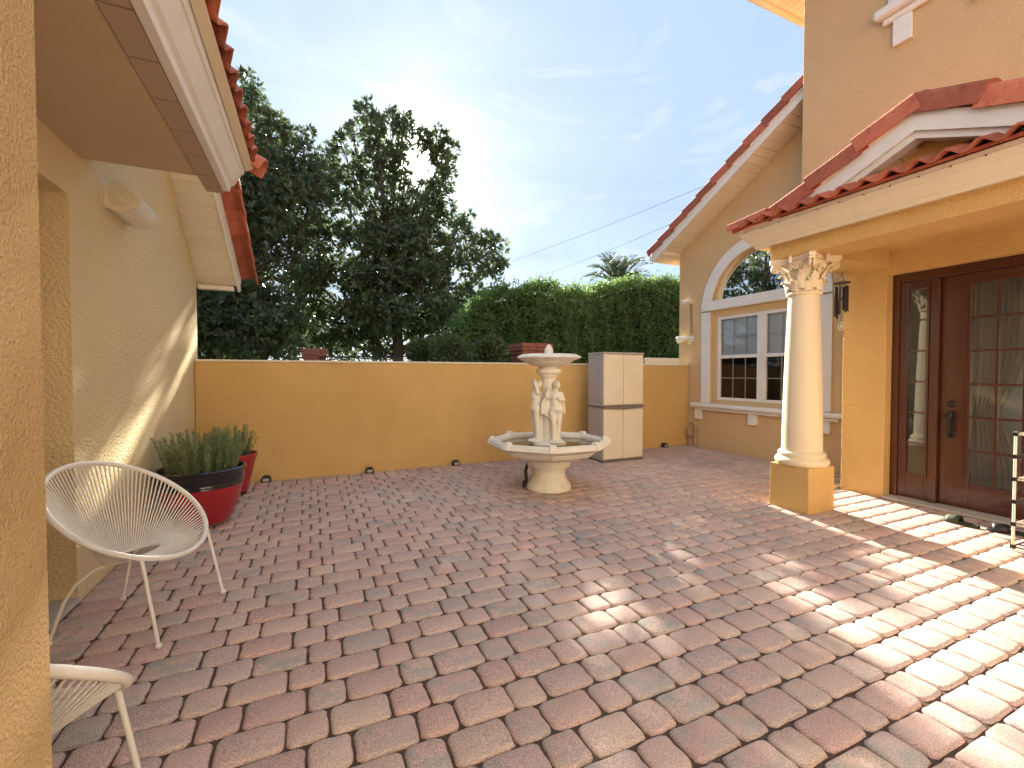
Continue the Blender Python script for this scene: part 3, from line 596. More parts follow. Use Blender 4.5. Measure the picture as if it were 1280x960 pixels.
# entrance: frame, sidelights, door
XD = XE + .13
fr = G().box(XD - .01, XD + .12, 2.83, OY1 - .002, 0, OZ - .002).box(XD - .01, XD + .12, OY0 + .002, 1.12, 0, OZ - .002).box(XD - .011, XD + .12, 1.12, 2.83, 2.44, OZ - .002)
fr.box(XD - .02, XD + .12, 2.475, 2.545, .03, 2.44).box(XD - .02, XD + .12, 1.40, 1.47, .03, 2.44)
frm = fr.build('door_frame', WOOD, rh, bevel=.006)
th_ = G().box(XE - .05, XD + .14, OY0 + .004, OY1 - .004, .001, .03).build('threshold', CONC, rh, bevel=.008)
def leaf(name, ya, yb, gy0, gy1, gz0, gz1, cols, x, rot=0):
    d_ = G().box(x, x + .045, ya, gy0, .035, 2.438).box(x, x + .045, gy1, yb, .035, 2.438).box(x, x + .045, gy0, gy1, .035, gz0).box(x, x + .045, gy0, gy1, gz1, 2.438)
    b = .025; d_.box(x - .012, x, gy0 - b, gy0, gz0 - b, gz1 + b).box(x - .012, x, gy1, gy1 + b, gz0 - b, gz1 + b).box(x - .0121, x, gy0, gy1, gz0 - b, gz0).box(x - .0121, x, gy0, gy1, gz1, gz1 + b)
    o = d_.build(name, WOOD, rh, bevel=.003)
    m_ = G(); cw = (gy1 - gy0) / cols; ch = (gz1 - gz0) / 6
    for k in range(1, cols): m_.box(x + .004, x + .03, gy0 + cw * k - .011, gy0 + cw * k + .011, gz0, gz1)
    for j in range(1, 6): m_.box(x + .005, x + .029, gy0, gy1, gz0 + ch * j - .011, gz0 + ch * j + .011)
    m_.build('muntin', WOOD, o)
    for k in range(cols):
        for j in range(6):
            sl = math.tan(rot); a0, a1 = gy0 + cw * k, gy0 + cw * (k + 1)
            G().add([(x + .018 + sl * (gy1 - a0), a0, gz0 + ch * j), (x + .018 + sl * (gy1 - a1), a1, gz0 + ch * j), (x + .018 + sl * (gy1 - a1), a1, gz0 + ch * (j + 1)), (x + .018 + sl * (gy1 - a0), a0, gz0 + ch * (j + 1))], [(0, 3, 2, 1)]).build('pane', GLASS, o)
    return o
leaf('sidelight', 2.546, 2.829, 2.59, 2.755, .31, 2.35, 1, XD + .01, R(.6))
leaf('sidelight', 1.121, 1.399, 1.18, 1.345, .31, 2.35, 1, XD + .01)
dd = leaf('entrance_door', 1.475, 2.472, 1.67, 2.235, .29, 2.335, 3, XD + .03)
G().lathe(0, 0, [(.001, 0), (.032, 0), (.034, .012), (.026, .022), (.012, .024), (.001, .025)], 20).build('deadbolt', IRON, dd, smooth=40).matrix_basis = Matrix.Translation((XD + .03, 2.375, 1.10)) @ Matrix.Rotation(-PI / 2, 4, 'Y')
G().box(XD + .014, XD + .0295, 2.35, 2.40, .74, 1.03).ball((XD - .02, 2.375, .98), .03, .03, .045).tube([(XD + .02, 2.375, .96), (XD - .035, 2.375, .94), (XD - .045, 2.375, .86), (XD - .03, 2.375, .79), (XD + .02, 2.375, .76)], [.011, .011, .013, .011, .014], 8).build('door_handle', IRON, dd, bevel=.002)
# hall behind the door, seen through the glass, with a far window opening on the garden
X0, X1, Y0, Y1, Z1 = XD + .15, 12.3, -.4, 3.08, 2.9
G().box(X0, X1, Y0, Y1, -.02, .02).build('hall_floor', mat('hall_tile', (.30, .25, .19), .3, None, (2, (.24, .20, .15), .4, .7)), rh)
hr = G().box(X0, X1, Y1 - .04, Y1 - .001, .02, Z1).box(X0, X1, Y0, Y0 + .04, .02, Z1).box(X0, X1, Y0 + .04, Y1 - .04, Z1, Z1 + .04)
hr.box(X1 - .05, X1, Y0 + .04, .2, .02, Z1).box(X1 - .05, X1, 2.9, Y1 - .04, .02, Z1).box(X1 - .05, X1, .2, 2.9, .02, .25).box(X1 - .05, X1, .2, 2.9, 2.6, Z1)
hr.build('hall', DARK, rh)
G().box(X1 - .04, X1 - .01, 1.52, 1.58, .25, 2.6).box(X1 - .041, X1 - .011, .2, 2.9, 1.5, 1.55).build('hall_window_bars', WHITE, rh)
cu = G(); V = []; n = 40
for i in range(n + 1):
    yy = 2.05 + .42 * i / n; pinch = 1
    for z in np.linspace(.05, 2.6, 9):
        k = 1 - .45 * math.exp(-((z - 1.0) / .35) ** 2); V.append((X0 + .55 + .035 * math.sin(i * 1.3) + .02 * math.sin(z * 2), 2.47 - (2.47 - yy) * k, z))
F = [(i * 9 + j, (i + 1) * 9 + j, (i + 1) * 9 + j + 1, i * 9 + j + 1) for i in range(n) for j in range(8)]
tag(cu.add(V, F).build('curtain', FABR, None, smooth=80), 'pale gathered curtain hanging behind the entrance door glass', 'curtain')
ac = thing('armchair', 'tan upholstered armchair standing in the hall behind the entrance door', 'chair', (8.6, 2.0, .02))
G().box(8.3, 8.9, 1.7, 2.3, .30, .46).build('seat', mat('chair_fabric', (.36, .27, .19), .9), ac, bevel=.04)
G().box(8.78, 8.92, 1.7, 2.3, .461, 1.0).build('backrest', MATS['chair_fabric'], ac, bevel=.04)
for s in (1.66, 2.26): G().box(8.32, 8.86, s, s + .08, .462, .66).build('armrest', MATS['chair_fabric'], ac, bevel=.02)
for a in (8.34, 8.84):
    for b in (1.74, 2.26): G().tube([(a, b, .02), (a, b, .31)], [.018, .026], 8).build('leg', WOOD, ac)

# ================================================================ porch columns
def column(cx, cy, label):
    c = thing('porch_column', label, 'column', (cx, cy, 0), group='porch columns')
    G().box(-.21, .21, -.21, .21, -.01, .46).build('pedestal', GOLD, c, bevel=.008, local=True)
    G().lathe(0, 0, [(.20, .4605), (.235, .465), (.248, .49), (.248, .515), (.235, .535), (.212, .545), (.215, .555), (.222, .57), (.217, .59), (.20, .60), (.196, .605)], 40).build('base', COLM, c, smooth=50, local=True)
    sh = [(.190, .606), (.187, .63)] + [(.187 - .045 * (k / 12) ** 1.5, .63 + 1.60 * k / 12) for k in range(13)] + [(.1415, 2.235)]
    G().lathe(0, 0, sh, 44).build('shaft', COLM, c, smooth=50, local=True)
    cp = G().lathe(0, 0, [(.142, 2.2355), (.160, 2.24), (.165, 2.255), (.158, 2.27), (.142, 2.275), (.140, 2.30), (.142, 2.38), (.150, 2.46), (.17, 2.53), (.205, 2.565), (.205, 2.57)], 40)
    ab = []
    for k in range(4):                      # abacus: concave sides, chamfered horns
        a = PI / 4 + k * PI / 2; b = a + PI / 2; P0 = Vector((math.cos(a), math.sin(a))) * .32; P1 = Vector((math.cos(b), math.sin(b))) * .32; q = Vector((-P0.y, P0.x)).normalized() * .03
        ab += [tuple(P0 - q), tuple(P0 + q)]
        mid = (P0 + P1) / 2 * .84
        for t in (.2, .35, .5, .65, .8): ab.append(tuple(P0.lerp(P1, t) * (1 - .16 * 4 * t * (1 - t))))
    cp.prism(ab, XY, 2.592, 2.632); cp.prism([(x * .95, y * .95) for x, y in ab], XY, 2.57, 2.5915)
    cap = cp.build('capital', COLM, c, smooth=40, local=True)
    def ac_leaf(a, z0, h, r0, out, wd):
        V = []; ns = 9
        for i in range(ns):
            t = i / (ns - 1); rr = r0 + .004 + out * t ** 3; z = z0 + h * min(1, t * 1.12) - (h * .22 * max(0, t - .82) / .18)
            if t > .9: rr -= .0
            ww = wd * (.75 + .55 * math.sin(PI * t) - .55 * t ** 3) * (1 + .12 * (-1) ** i)
            for u in (-1, -.5, 0, .5, 1):
                dr = .014 * (1 - abs(u)) + .01 * (1 if abs(u) == .5 else 0); an = a + u * ww / rr
                V.append(((rr + dr) * math.cos(an), (rr + dr) * math.sin(an), z - .008 * abs(u)))
        F = [(i * 5 + j, i * 5 + j + 1, (i + 1) * 5 + j + 1, (i + 1) * 5 + j) for i in range(ns - 1) for j in range(4)]
        o = G().add(V, F).build('acanthus_leaf', COLM, cap, smooth=70, local=True); s_ = o.modifiers.new('solid', 'SOLIDIFY'); s_.thickness = .012; s_.offset = 0; return o
    for k in range(8): ac_leaf(k * PI / 4, 2.275, .13, .143, .055, .042)
    for k in range(8): ac_leaf(k * PI / 4 + PI / 8, 2.30, .20, .146, .075, .040)
    for k in range(4):                      # corner volutes and centre flowers
        a = PI / 4 + k * PI / 2; u = Vector((math.cos(a), math.sin(a), 0)); zz = Vector((0, 0, 1))
        for s in (-1, 1):
            sd_ = Vector((-u.y, u.x, 0)) * s
            P = [u * .15 + sd_ * .06 + zz * 2.44, u * .19 + sd_ * .05 + zz * 2.50, u * .235 + sd_ * .03 + zz * 2.55]
            for t in np.linspace(0, 3.4 * PI, 26):
                r_ = .042 * (1 - t / (3.6 * PI)); P.append(u * (.262 + r_ * math.sin(t) ) + sd_ * .018 + zz * (2.535 + r_ * math.cos(t)))
            G().tube(P, [.012] * 3 + [.013] * 26, 6).build('volute', COLM, cap, smooth=60, local=True)
            P = []
            cu_ = Vector((math.cos(a + s * .62), math.sin(a + s * .62), 0)); cs = Vector((-cu_.y, cu_.x, 0)) * s
            P = [cu_ * .155 - cs * .03 + zz * 2.43, cu_ * .165 - cs * .02 + zz * 2.50]
            for t in np.linspace(0, 3 * PI, 20):
                r_ = .03 * (1 - t / (3.3 * PI)); P.append(cu_ * .19 + cs * (.0 + r_ * math.sin(t)) + zz * (2.525 + r_ * math.cos(t)))
            G().tube(P, .010, 6).build('volute', COLM, cap, smooth=60, local=True)
        b = a + PI / 4; u = Vector((math.cos(b), math.sin(b), 0))
        G().ball(u * .232 + zz * 2.60, .022, .022, .042).build('flower', COLM, cap, smooth=60, local=True)
    return c
column(4.75, 3.06, 'cream porch column on a golden pedestal, standing beside the arched window')
column(4.75, .88, 'cream porch column on a golden pedestal, standing beyond the shoe rack')

# ================================================================ FOUNTAIN
FX, FY = 2.66, 4.83; view = math.atan2(-FY, -FX)          # angle from the fountain towards the open side of the patio
ft = thing('fountain', 'tiered cast stone fountain with octagonal basin and standing figures around its stem', 'fountain', (FX, FY, 0))
loc = dict(local=True)
G().lathe(0, 0, [(.262, 0), (.275, .012), (.272, .06), (.245, .095), (.212, .14), (.198, .20), (.205, .255), (.222, .285), (.262, .29), (.268, .30), (.268, .372), (.255, .38)], 48).build('pedestal', STONE, ft, smooth=35, **loc)
oa = view + R(4)
bs = G().lathe(0, 0, [(.20, .381), (.30, .385), (.42, .41), (.52, .455), (.60, .51)], 48, cap=True)
bs.lathe(0, 0, [(.60, .50), (.715, .535), (.765, .565), (.75, .60), (.715, .622), (.69, .622), (.655, .59), (.64, .50), (.60, .46)], 8, a0=oa, cap=False)
bs.build('basin', STONE, ft, smooth=30, **loc)
for k in range(8):
    a = oa + k * PI / 4; u = Vector((math.cos(a), math.sin(a), 0)); q = Vector((-u.y, u.x, 0))
    G().hexa([u * .645 - q * .05 + Vector((0, 0, .575)), u * .762 - q * .052 + Vector((0, 0, .568)), u * .762 + q * .052 + Vector((0, 0, .568)), u * .645 + q * .05 + Vector((0, 0, .575))],
             [u * .665 - q * .034 + Vector((0, 0, .648)), u * .722 - q * .036 + Vector((0, 0, .648)), u * .722 + q * .036 + Vector((0, 0, .648)), u * .665 + q * .034 + Vector((0, 0, .648))]).build('corner_block', STONE, ft, bevel=.012, **loc)
G().lathe(0, 0, [(.001, .560), (.655, .560)], 8, a0=oa, cap=False).build('water', WATER, ft, **loc)
G().lathe(0, 0, [(.22, .50), (.215, .570), (.19, .59), (.10, .605)], 40).build('island', STONE, ft, smooth=40, **loc)
G().lathe(0, 0, [(.088, .605), (.084, .9), (.084, 1.36), (.10, 1.372), (.115, 1.39), (.12, 1.41), (.150, 1.425), (.158, 1.45), (.152, 1.475), (.125, 1.485), (.12, 1.50)], 32).build('stem', STONE, ft, smooth=40, **loc)
ubw = G().lathe(0, 0, [(.12, 1.501), (.19, 1.515), (.26, 1.545), (.30, 1.575)], 40)
ubw.lathe(0, 0, [(.28, 1.565), (.385, 1.595), (.415, 1.612), (.405, 1.625), (.345, 1.655), (.33, 1.655), (.29, 1.62)], 8, a0=oa + R(20), cap=False).lathe(0, 0, [(.001, 1.628), (.31, 1.628)], 8, a0=oa + R(20), cap=False)
ubw.build('small_bowl', STONE, ft, smooth=30, **loc)
G().lathe(0, 0, [(.07, 1.628), (.062, 1.66), (.05, 1.672), (.056, 1.69), (.050, 1.72), (.032, 1.755), (.012, 1.775), (.002, 1.78)], 20).build('finial', STONE, ft, smooth=50, **loc)
G().tube([(-.235, .10, .33), (-.262, .11, .22), (-.255, .10, .10), (-.29, .11, .02)], [.018, .022, .022, .02], 8).ball((-.27, .115, .06), .035, .03, .05).build('pump_hose', BLACK, ft, smooth=60, **loc)
def figure(ang, rad, face, arms, lean, name_label):
    """standing cast figure, local x = its right, y = facing, built as one closed surface"""
    g = G(); S = .74 / 1.70
    def T(p): return (p[0] * S, p[1] * S, p[2] * S)
    def limb(pts, rs, n=12): g.tube([T(p) for p in pts], [r * S * 1.16 for r in rs], n)
    def bl(c, a, b, c_): g.ball(T(c), a * S * 1.1, b * S * 1.1, c_ * S * 1.06, 16, 12)
    sway = .04
    # legs: weight on the left leg, right knee relaxed
    limb([(-.085, 0, 0.02), (-.085, .0, .08), (-.09, -.005, .28), (-.095, .015, .48), (-.10, .01, .66), (-.10, 0, .86)], [.042, .040, .058, .054, .078, .098])
    limb([(.075, .05, 0.02), (.07, .03, .08), (.075, .02, .28), (.08, .075, .49), (.09, .04, .67), (.095, 0, .86)], [.042, .040, .058, .054, .078, .098])
    bl((-.085, .06, .03), .045, .11, .032); bl((.075, .11, .03), .045, .11, .032)
    limb([(-.01, 0, .80), (-.015, -.015, .90), (-.01, -.005, 1.02), (0, -.01, 1.12), (.0, -.005, 1.26), (.0, -.01, 1.36), (0, -.01, 1.42)], [.13, .172, .135, .122, .142, .13, .055], 16)
    bl((0, -.05, .87), .16, .12, .12); bl((.065, .085, 1.235), .058, .055, .058); bl((-.065, .085, 1.235), .058, .055, .058)
    bl((.14, -.01, 1.34), .065, .06, .06); bl((-.14, -.01, 1.34), .065, .06, .06)
    limb([(0, -.01, 1.38), (.0, .005, 1.47), (.0, .02, 1.54)], [.058, .05, .05])
    hx, hy, hz = lean
    bl((hx, .02 + hy, 1.575 + hz), .075, .092, .105); bl((hx, .105 + hy, 1.565 + hz), .016, .022, .028)
    bl((hx, -.035 + hy, 1.60 + hz), .098, .095, .10); bl((hx, -.11 + hy, 1.56 + hz), .05, .055, .05)
    for s, pts in arms: limb([(s * .165, -.01, 1.34)] + pts, [.052, .044, .036, .03, .034, .022][:len(pts) + 1], 10)
    # drapery hanging from one hand or hip, with folds
    for k in range(9):
        x = .12 + .030 * k; limb([(x * .85, -.06, 1.36 - .02 * k), (x, -.09 - .01 * (k % 2), 1.1), (x + .02, -.08 + .015 * (k % 2), .85 - .012 * k), (x + .01, -.07, .62 - .02 * (k % 3) + .03 * k)], [.024, .03, .032, .026], 8)
    limb([(.0, -.09, .0), (.0, -.10, .3), (.02, -.11, .7)], [.13, .11, .08], 12)
    bl((0, .02, .0), .24, .22, .06)
    o = g.build('figure', STONE, ft, local=True)
    r_ = o.modifiers.new('remesh', 'REMESH'); r_.mode = 'VOXEL'; r_.voxel_size = .0065; r_.use_smooth_shade = True
    s_ = o.modifiers.new('smooth', 'SMOOTH'); s_.factor = .5; s_.iterations = 3
    o.location = (rad * math.cos(ang), rad * math.sin(ang), .595); o.rotation_euler = (0, 0, face - PI / 2); o['label'] = name_label; return o
rt_ = view + PI / 2        # image-right is at view + 90 degrees (seen from the patio)
figure(view + R(38), .135, view + R(20), [(1, [(.24, -.02, 1.20), (.27, -.03, 1.28), (.22, -.03, 1.42), (.17, -.02, 1.50)]), (-1, [(-.22, .06, 1.14), (-.13, .16, 1.16), (-.02, .17, 1.22), (.03, .16, 1.25)])], (-.03, .03, -.01), 'standing figure with head bowed and drapery at its side')
figure(view - R(82), .150, view - R(78), [(1, [(.20, .04, 1.50), (.13, .10, 1.66), (.04, .06, 1.72), (.0, .03, 1.72)]), (-1, [(-.21, .04, 1.50), (-.14, .10, 1.66), (-.05, .06, 1.72), (0, .03, 1.73)])], (0, -.05, .0), 'standing figure with both arms raised behind its head')
figure(view + R(160), .150, view + R(160), [(1, [(.22, .05, 1.12), (.16, .14, 1.02)]), (-1, [(-.22, .05, 1.12), (-.16, .14, 1.02)])], (0, .02, 0), 'standing figure on the far side of the stem')

# ================================================================ STORAGE CABINET
cb = thing('storage_cabinet', 'tall beige resin storage cabinet with brown waist band beside the courtyard wall', 'cabinet', (4.6, 6.05, 0))
X0, X1, Y0, Y1 = 4.215, 5.005, 5.85, 6.29
G().box(X0, X1, Y0 + .03, Y1, .03, 1.735).build('body', RESG, cb, bevel=.006)
G().box(X0 - .006, X1 + .006, Y0 - .005, Y1 + .004, .0, .03).build('plinth', RESD, cb, bevel=.004)
G().box(X0 - .01, X1 + .01, Y0 - .008, Y1 + .006, 1.736, 1.762).build('lid', RESG, cb, bevel=.006)
mx = (X0 + X1) / 2 - .01
for z0, z1 in ((.045, .845), (.915, 1.73)):
    for a, b in ((X0 + .004, mx - .003), (mx + .003, X1 - .004)): G().box(a, b, Y0 + .002, Y0 + .0295, z0, z1).build('door', RESIN, cb, bevel=.008)
    for u0, u1, h0, h1 in ((Y0 + .07, Y0 + .085, z0 + .06, z1 - .05), (Y1 - .05, Y1 - .035, z0 + .06, z1 - .05), (Y0 + .085, Y1 - .05, z0 + .06, z0 + .075), (Y0 + .085, Y1 - .05, z1 - .065, z1 - .05)):
        G().box(X0 - .007, X0 + .001, u0, u1, h0, h1).build('rib', RESG, cb, bevel=.002)
    G().box(X0 - .004, X0 + .001, Y0 + .09, Y1 - .055, z0 + .08, z1 - .07).build('panel', RESG, cb, bevel=.003)
V = []; n = 16
for i in range(n + 1):
    t = i / n; x = X0 - .004 + (X1 - X0 + .008) * t; dip = .028 * math.sin(PI * t) ** 2
    for yy, z in ((Y0 - .006 - dip * .5, .905 + 0), (Y0 - .006 - dip * .5, .868 - dip), (Y0 + .03, .868 - dip), (Y0 + .03, .905)): V.append((x, yy, z))
F = [(i * 4 + k, (i + 1) * 4 + k, (i + 1) * 4 + (k + 1) % 4, i * 4 + (k + 1) % 4) for i in range(n) for k in range(4)] + [(0, 1, 2, 3), (n * 4 + 3, n * 4 + 2, n * 4 + 1, n * 4)]
G().add(V, F).box(X0 - .009, X0 - .0005, Y0 + .03, Y1 + .002, .868, .905).build('waist_band', RESD, cb, bevel=.003)

# ================================================================ STRING CHAIRS
def chair(loc_, heading, label):
    c = thing('string_chair', label, 'chair', loc_, -heading, 'white string chairs')   # local +y is the way it faces
    RZ, RR, TL = .651, .405, .66
    fd = Vector((0, math.cos(TL), -math.sin(TL)))
    def rim(a, k=1.0): return Vector((0, 0, RZ)) + fd * (RR * k * math.cos(a)) + Vector((1, 0, 0)) * (RR * k * math.sin(a))
    def inner(a): return Vector((.13 * math.sin(a), .0 + .125 * math.cos(a), .385 + .02 * math.cos(a)))
    pts = [rim(a) for a in np.linspace(0, 2 * PI, 64, endpoint=False)]
    G().tube(pts, .0145, 10, closed=True).build('rim', CORD, c, smooth=60, local=True)
    G().tube([inner(a) for a in np.linspace(0, 2 * PI, 32, endpoint=False)], .008, 8, closed=True).build('seat_ring', CORD, c, smooth=60, local=True)
    n = 100
    for i in range(n):
        a = 2 * PI * i / n; p, q = rim(a), inner(a); sag = Vector((0, 0, -.004))
        m1 = p.lerp(q, .5) + sag; G().tube([p, m1, q], .0042, 5, cap=False).build('cord', CORD, c, smooth=80, local=True)
        cs = (p - Vector((0, 0, RZ))).normalized()
    for s in (1, -1):
        a0 = s * .72; top = rim(a0)
        G().tube([top - Vector((0, 0, .004)), Vector((s * .285, .33, 0.014))], .0088, 10).ball((s * .285, .33, .016), .0165, n=10, m=8).build('leg', CORD, c, smooth=60, local=True)
        p = inner(s * 2.1); P = [p - Vector((0, 0, .006)), p + Vector((s * .05, -.02, -.012)), Vector((s * .185, -.155, .30)), Vector((s * .215, -.19, .22)), Vector((s * .24, -.25, .014))]
        G().tube(P, .0088, 10).ball((s * .24, -.25, .016), .0165, n=10, m=8).build('leg', CORD, c, smooth=60, local=True)
    return c
chair((-.945, 3.205, 0), 1.93, 'white round string chair standing in front of the recessed side door')
chair((-.88, 1.57, 0), .30, 'white round string chair partly hidden behind the stucco pier')

# ================================================================ POTS AND PLANTS
p1 = thing('flower_pot', 'large red glazed pot with a wide black rim band', 'pot', (-.955, 5.02, 0))
G().lathe(0, 0, [(.19, .035), (.225, .04), (.255, .10), (.30, .22), (.325, .33), (.333, .375)], 48).build('body', RED, p1, smooth=50, local=True)
G().lathe(0, 0, [(.333, .3755), (.338, .38), (.334, .39), (.342, .402), (.338, .414), (.346, .428), (.348, .50), (.362, .515), (.364, .535), (.352, .545), (.338, .54), (.33, .50), (.32, .45)], 48, cap=False).build('rim_band', POTB, p1, smooth=40, local=True)
G().lathe(0, 0, [(.001, .50), (.331, .49)], 32, cap=False).build('soil', SOIL, p1, local=True)
for k in range(3): a = k * 2.1 + .5; G().lathe(.16 * math.cos(a), .16 * math.sin(a), [(.035, 0), (.04, .01), (.036, .035), (.03, .0345)], 12).build('foot', BLACK, p1, smooth=50, local=True)
p2 = thing('flower_pot', 'tall tapered dark red pot in the corner by the courtyard wall', 'pot', (-.87, 6.12, 0))
G().lathe(0, 0, [(.15, .035), (.165, .04), (.19, .16), (.222, .30), (.25, .42), (.262, .445), (.268, .47), (.262, .482), (.248, .478), (.238, .44)], 40).build('body', RED, p2, smooth=50, local=True)
G().lathe(0, 0, [(.001, .45), (.242, .44)], 32, cap=False).build('soil', SOIL, p2, local=True)
for k in range(4): a = k * PI / 2 + .3; G().lathe(.12 * math.cos(a), .12 * math.sin(a), [(.03, 0), (.035, .01), (.032, .035), (.02, .0345)], 12).build('foot', BLACK, p2, smooth=50, local=True)
def unit(v): return v / np.maximum(np.linalg.norm(v, axis=-1, keepdims=True), 1e-9)
def leaves(P, D, L_, W_, fold=.25, nrm_up=None):
    """diamond leaves: base points, directions, lengths, widths -> verts, tris"""
    n = len(P); D = unit(D); up = rng.normal(size=(n, 3)) if nrm_up is None else nrm_up + rng.normal(size=(n, 3)) * .35
    S = unit(np.cross(D, up)); Nn = np.cross(S, D); L_ = np.broadcast_to(L_, n)[:, None]; W_ = np.broadcast_to(W_, n)[:, None]
    b = P; tip = P + D * L_; m = P + D * L_ * .5
    l = m + S * W_ * .5 + Nn * W_ * fold; r = m - S * W_ * .5 + Nn * W_ * fold
    V = np.stack([b, l, tip, r], 1).reshape(-1, 3); i = np.arange(n)[:, None] * 4
    F = np.concatenate([i + np.array([[0, 2, 1]]), i + np.array([[0, 3, 2]])], 1).reshape(-1, 3); return V, F
def herb(name, label, cx, cy, z, rad, hgt, nst, lean):
    t = thing(name, label, 'plant', (cx, cy, z)); st = G(); P = []; D = []; A = []
    for i in range(nst):
        a = rng.uniform(0, 2 * PI); r = rad * math.sqrt(rng.uniform(0, 1)) * .85; h = hgt * rng.uniform(.5, 1.15) * (1 - .25 * (r / rad) ** 2)
        b = np.array((cx + r * math.cos(a), cy + r * math.sin(a), z - .01)); out = np.array((math.cos(a), math.sin(a), 0)) * (.30 * r / rad + rng.uniform(-.05, .12)) * lean
        path = [b + out * h * t_ ** 1.5 + np.array((0, 0, h * t_)) + rng.normal(size=3) * .004 for t_ in np.linspace(0, 1, 7)]
        st.tube(path, [.0028, .0026, .0024, .0022, .002, .0016, .001], 4, cap=False); tone = rng.uniform(0, .7)
        m = int(h * 420)
        for k in range(m):
            s = (k + rng.uniform(0, 1)) / m; f = s * 6; q = int(min(f, 5)); p = path[q] + (path[q + 1] - path[q]) * (f - q)
            th2 = k * 2.4 + rng.uniform(-.3, .3); d = np.array((math.cos(th2), math.sin(th2), rng.uniform(.5, 1.3))); P.append(p); D.append(d); A.append(min(1, tone + .35 * s + rng.uniform(-.1, .1)))
    st.build('stems', mat('rosemary_stem', (.16, .12, .07), .8), t)
    V, F = leaves(np.array(P), np.array(D), rng.uniform(.02, .036, len(P)), .0058, .1); fast_mesh('needles', V, F, HERB, t, np.repeat(A, 4))
herb('rosemary_plant', 'bushy green rosemary growing in the large red and black pot', -.955, 5.02, .50, .33, .37, 160, .95)
herb('rosemary_plant', 'sparser dark rosemary growing in the tapered pot near the corner', -.87, 6.12, .45, .24, .34, 75, 1.1)

# ================================================================ SMALL THINGS
def spot(x, label):
    s = thing('ground_spotlight', label, 'spotlight', (x, 6.62, 0), group='spotlights along the courtyard wall')
    G().prism([(-.06, 0), (.06, 0), (.055, .05), (.03, .082), (-.03, .082), (-.055, .05)], XZ, -.03, .055).build('housing', BLACK, s, bevel=.006, local=True)
    G().box(-.036, .036, -.036, -.0305, .016, .054).build('lens', mat('lamp_lens', (.45, .42, .36), .15), s, bevel=.003, local=True)
for x, lb in ((-.56, 'small black spotlight on the pavers beside the tapered pot'), (.74, 'small black spotlight at the wall foot, next one along from the pots'), (2.02, 'small black spotlight at the wall foot just behind the fountain'), (6.2, 'small black spotlight at the wall foot between cabinet and house')): spot(x, lb)
sc_ = thing('security_camera', 'small white security camera with cables on the gable wall', 'camera', (XG, 6.66, 2.85))
G().box(XG - .03, XG - .0, 6.60, 6.69, 2.80, 2.90).build('mount', CREAM, sc_, bevel=.008)
G().tube([(XG - .03, 6.645, 2.85), (XG - .07, 6.66, 2.855), (XG - .17, 6.72, 2.83)], [.02, .038, .036], 14).build('body', WHITE, sc_, smooth=50)
o = G().lathe(0, 0, [(.001, 0), (.024, 0), (.024, .006), (.001, .007)], 16).build('lens', BLACK, sc_)
o.matrix_basis = Matrix.Translation((XG - .170, 6.72, 2.83)) @ Vector((-.1, .06, -.025)).to_track_quat('Z', 'Y').to_matrix().to_4x4()
for dy in (-.012, .02): G().tube([(XG - .012, 6.64 + dy, 2.80), (XG - .012, 6.62 + dy, 2.20)], .007, 6).build('cable', mat('cable_tan', (.34, .24, .15), .6), sc_, smooth=60)
fl = thing('flood_light', 'white twin floodlight with motion sensor on the gable wall', 'floodlight', (XG, 6.62, 2.1))
o = G().lathe(0, 0, [(.055, 0), (.06, .01), (.05, .03), (.02, .035), (.001, .036)], 20).build('base', WHITE, fl, smooth=40)
o.matrix_basis = Matrix.Translation((XG, 6.62, 2.1)) @ Matrix.Rotation(-PI / 2, 4, 'Y')
G().tube([(XG - .03, 6.63, 2.13), (XG - .07, 6.72, 2.12), (XG - .10, 6.80, 2.11), (XG - .13, 6.87, 2.095), (XG - .132, 6.875, 2.094)], [.015, .03, .06, .075, .07], 16).build('lamp_head', WHITE, fl, smooth=50)
G().tube([(XG - .03, 6.61, 2.10), (XG - .06, 6.60, 2.06), (XG - .10, 6.59, 2.03)], [.02, .03, .05], 14).ball((XG - .085, 6.59, 2.045), .045).build('sensor', CREAM, fl, smooth=50)
sp = thing('utility_pipes', 'painted outlet box and bent pipes at the foot of the gable wall', 'pipes', (XG, 6.5, 0))
PT = mat('painted_pipe', (.50, .33, .18), .6)
G().tube([(XG - .05, 6.62, -.01), (XG - .05, 6.62, .22)], .018, 10).build('riser', PT, sp, smooth=60)
G().box(XG - .09, XG - .001, 6.56, 6.66, .20, .36).build('outlet_box', PT, sp, bevel=.008)
G().tube([(XG - .05, 6.47, -.01), (XG - .05, 6.47, .40), (XG - .05, 6.485, .435), (XG - .05, 6.52, .45), (XG - .05, 6.58, .45)], .017, 10).ball((XG - .05, 6.59, .45), .025).build('bent_pipe', PT, sp, smooth=60)
wc = thing('wind_chime', 'dark wind chime of metal tubes hanging under the porch beam', 'wind chime', (5.61, 3.18, 2.6))
G().tube([(5.61, 3.18, 2.601), (5.61, 3.18, 2.575), (5.62, 3.18, 2.565), (5.61, 3.18, 2.555)], .004, 6).build('hook', IRON, wc)
for k in range(3): a = k * 2.1; G().tube([(5.61, 3.18, 2.556), (5.61 + .06 * math.cos(a), 3.18 + .06 * math.sin(a), 2.485)], .0016, 4).build('string', WIRE, wc)
G().lathe(5.61, 3.18, [(.085, 2.462), (.088, 2.472), (.07, 2.478), (.04, 2.49), (.01, 2.492)], 24).build('disc', mat('chime_wood', (.06, .025, .015), .4), wc, smooth=40)
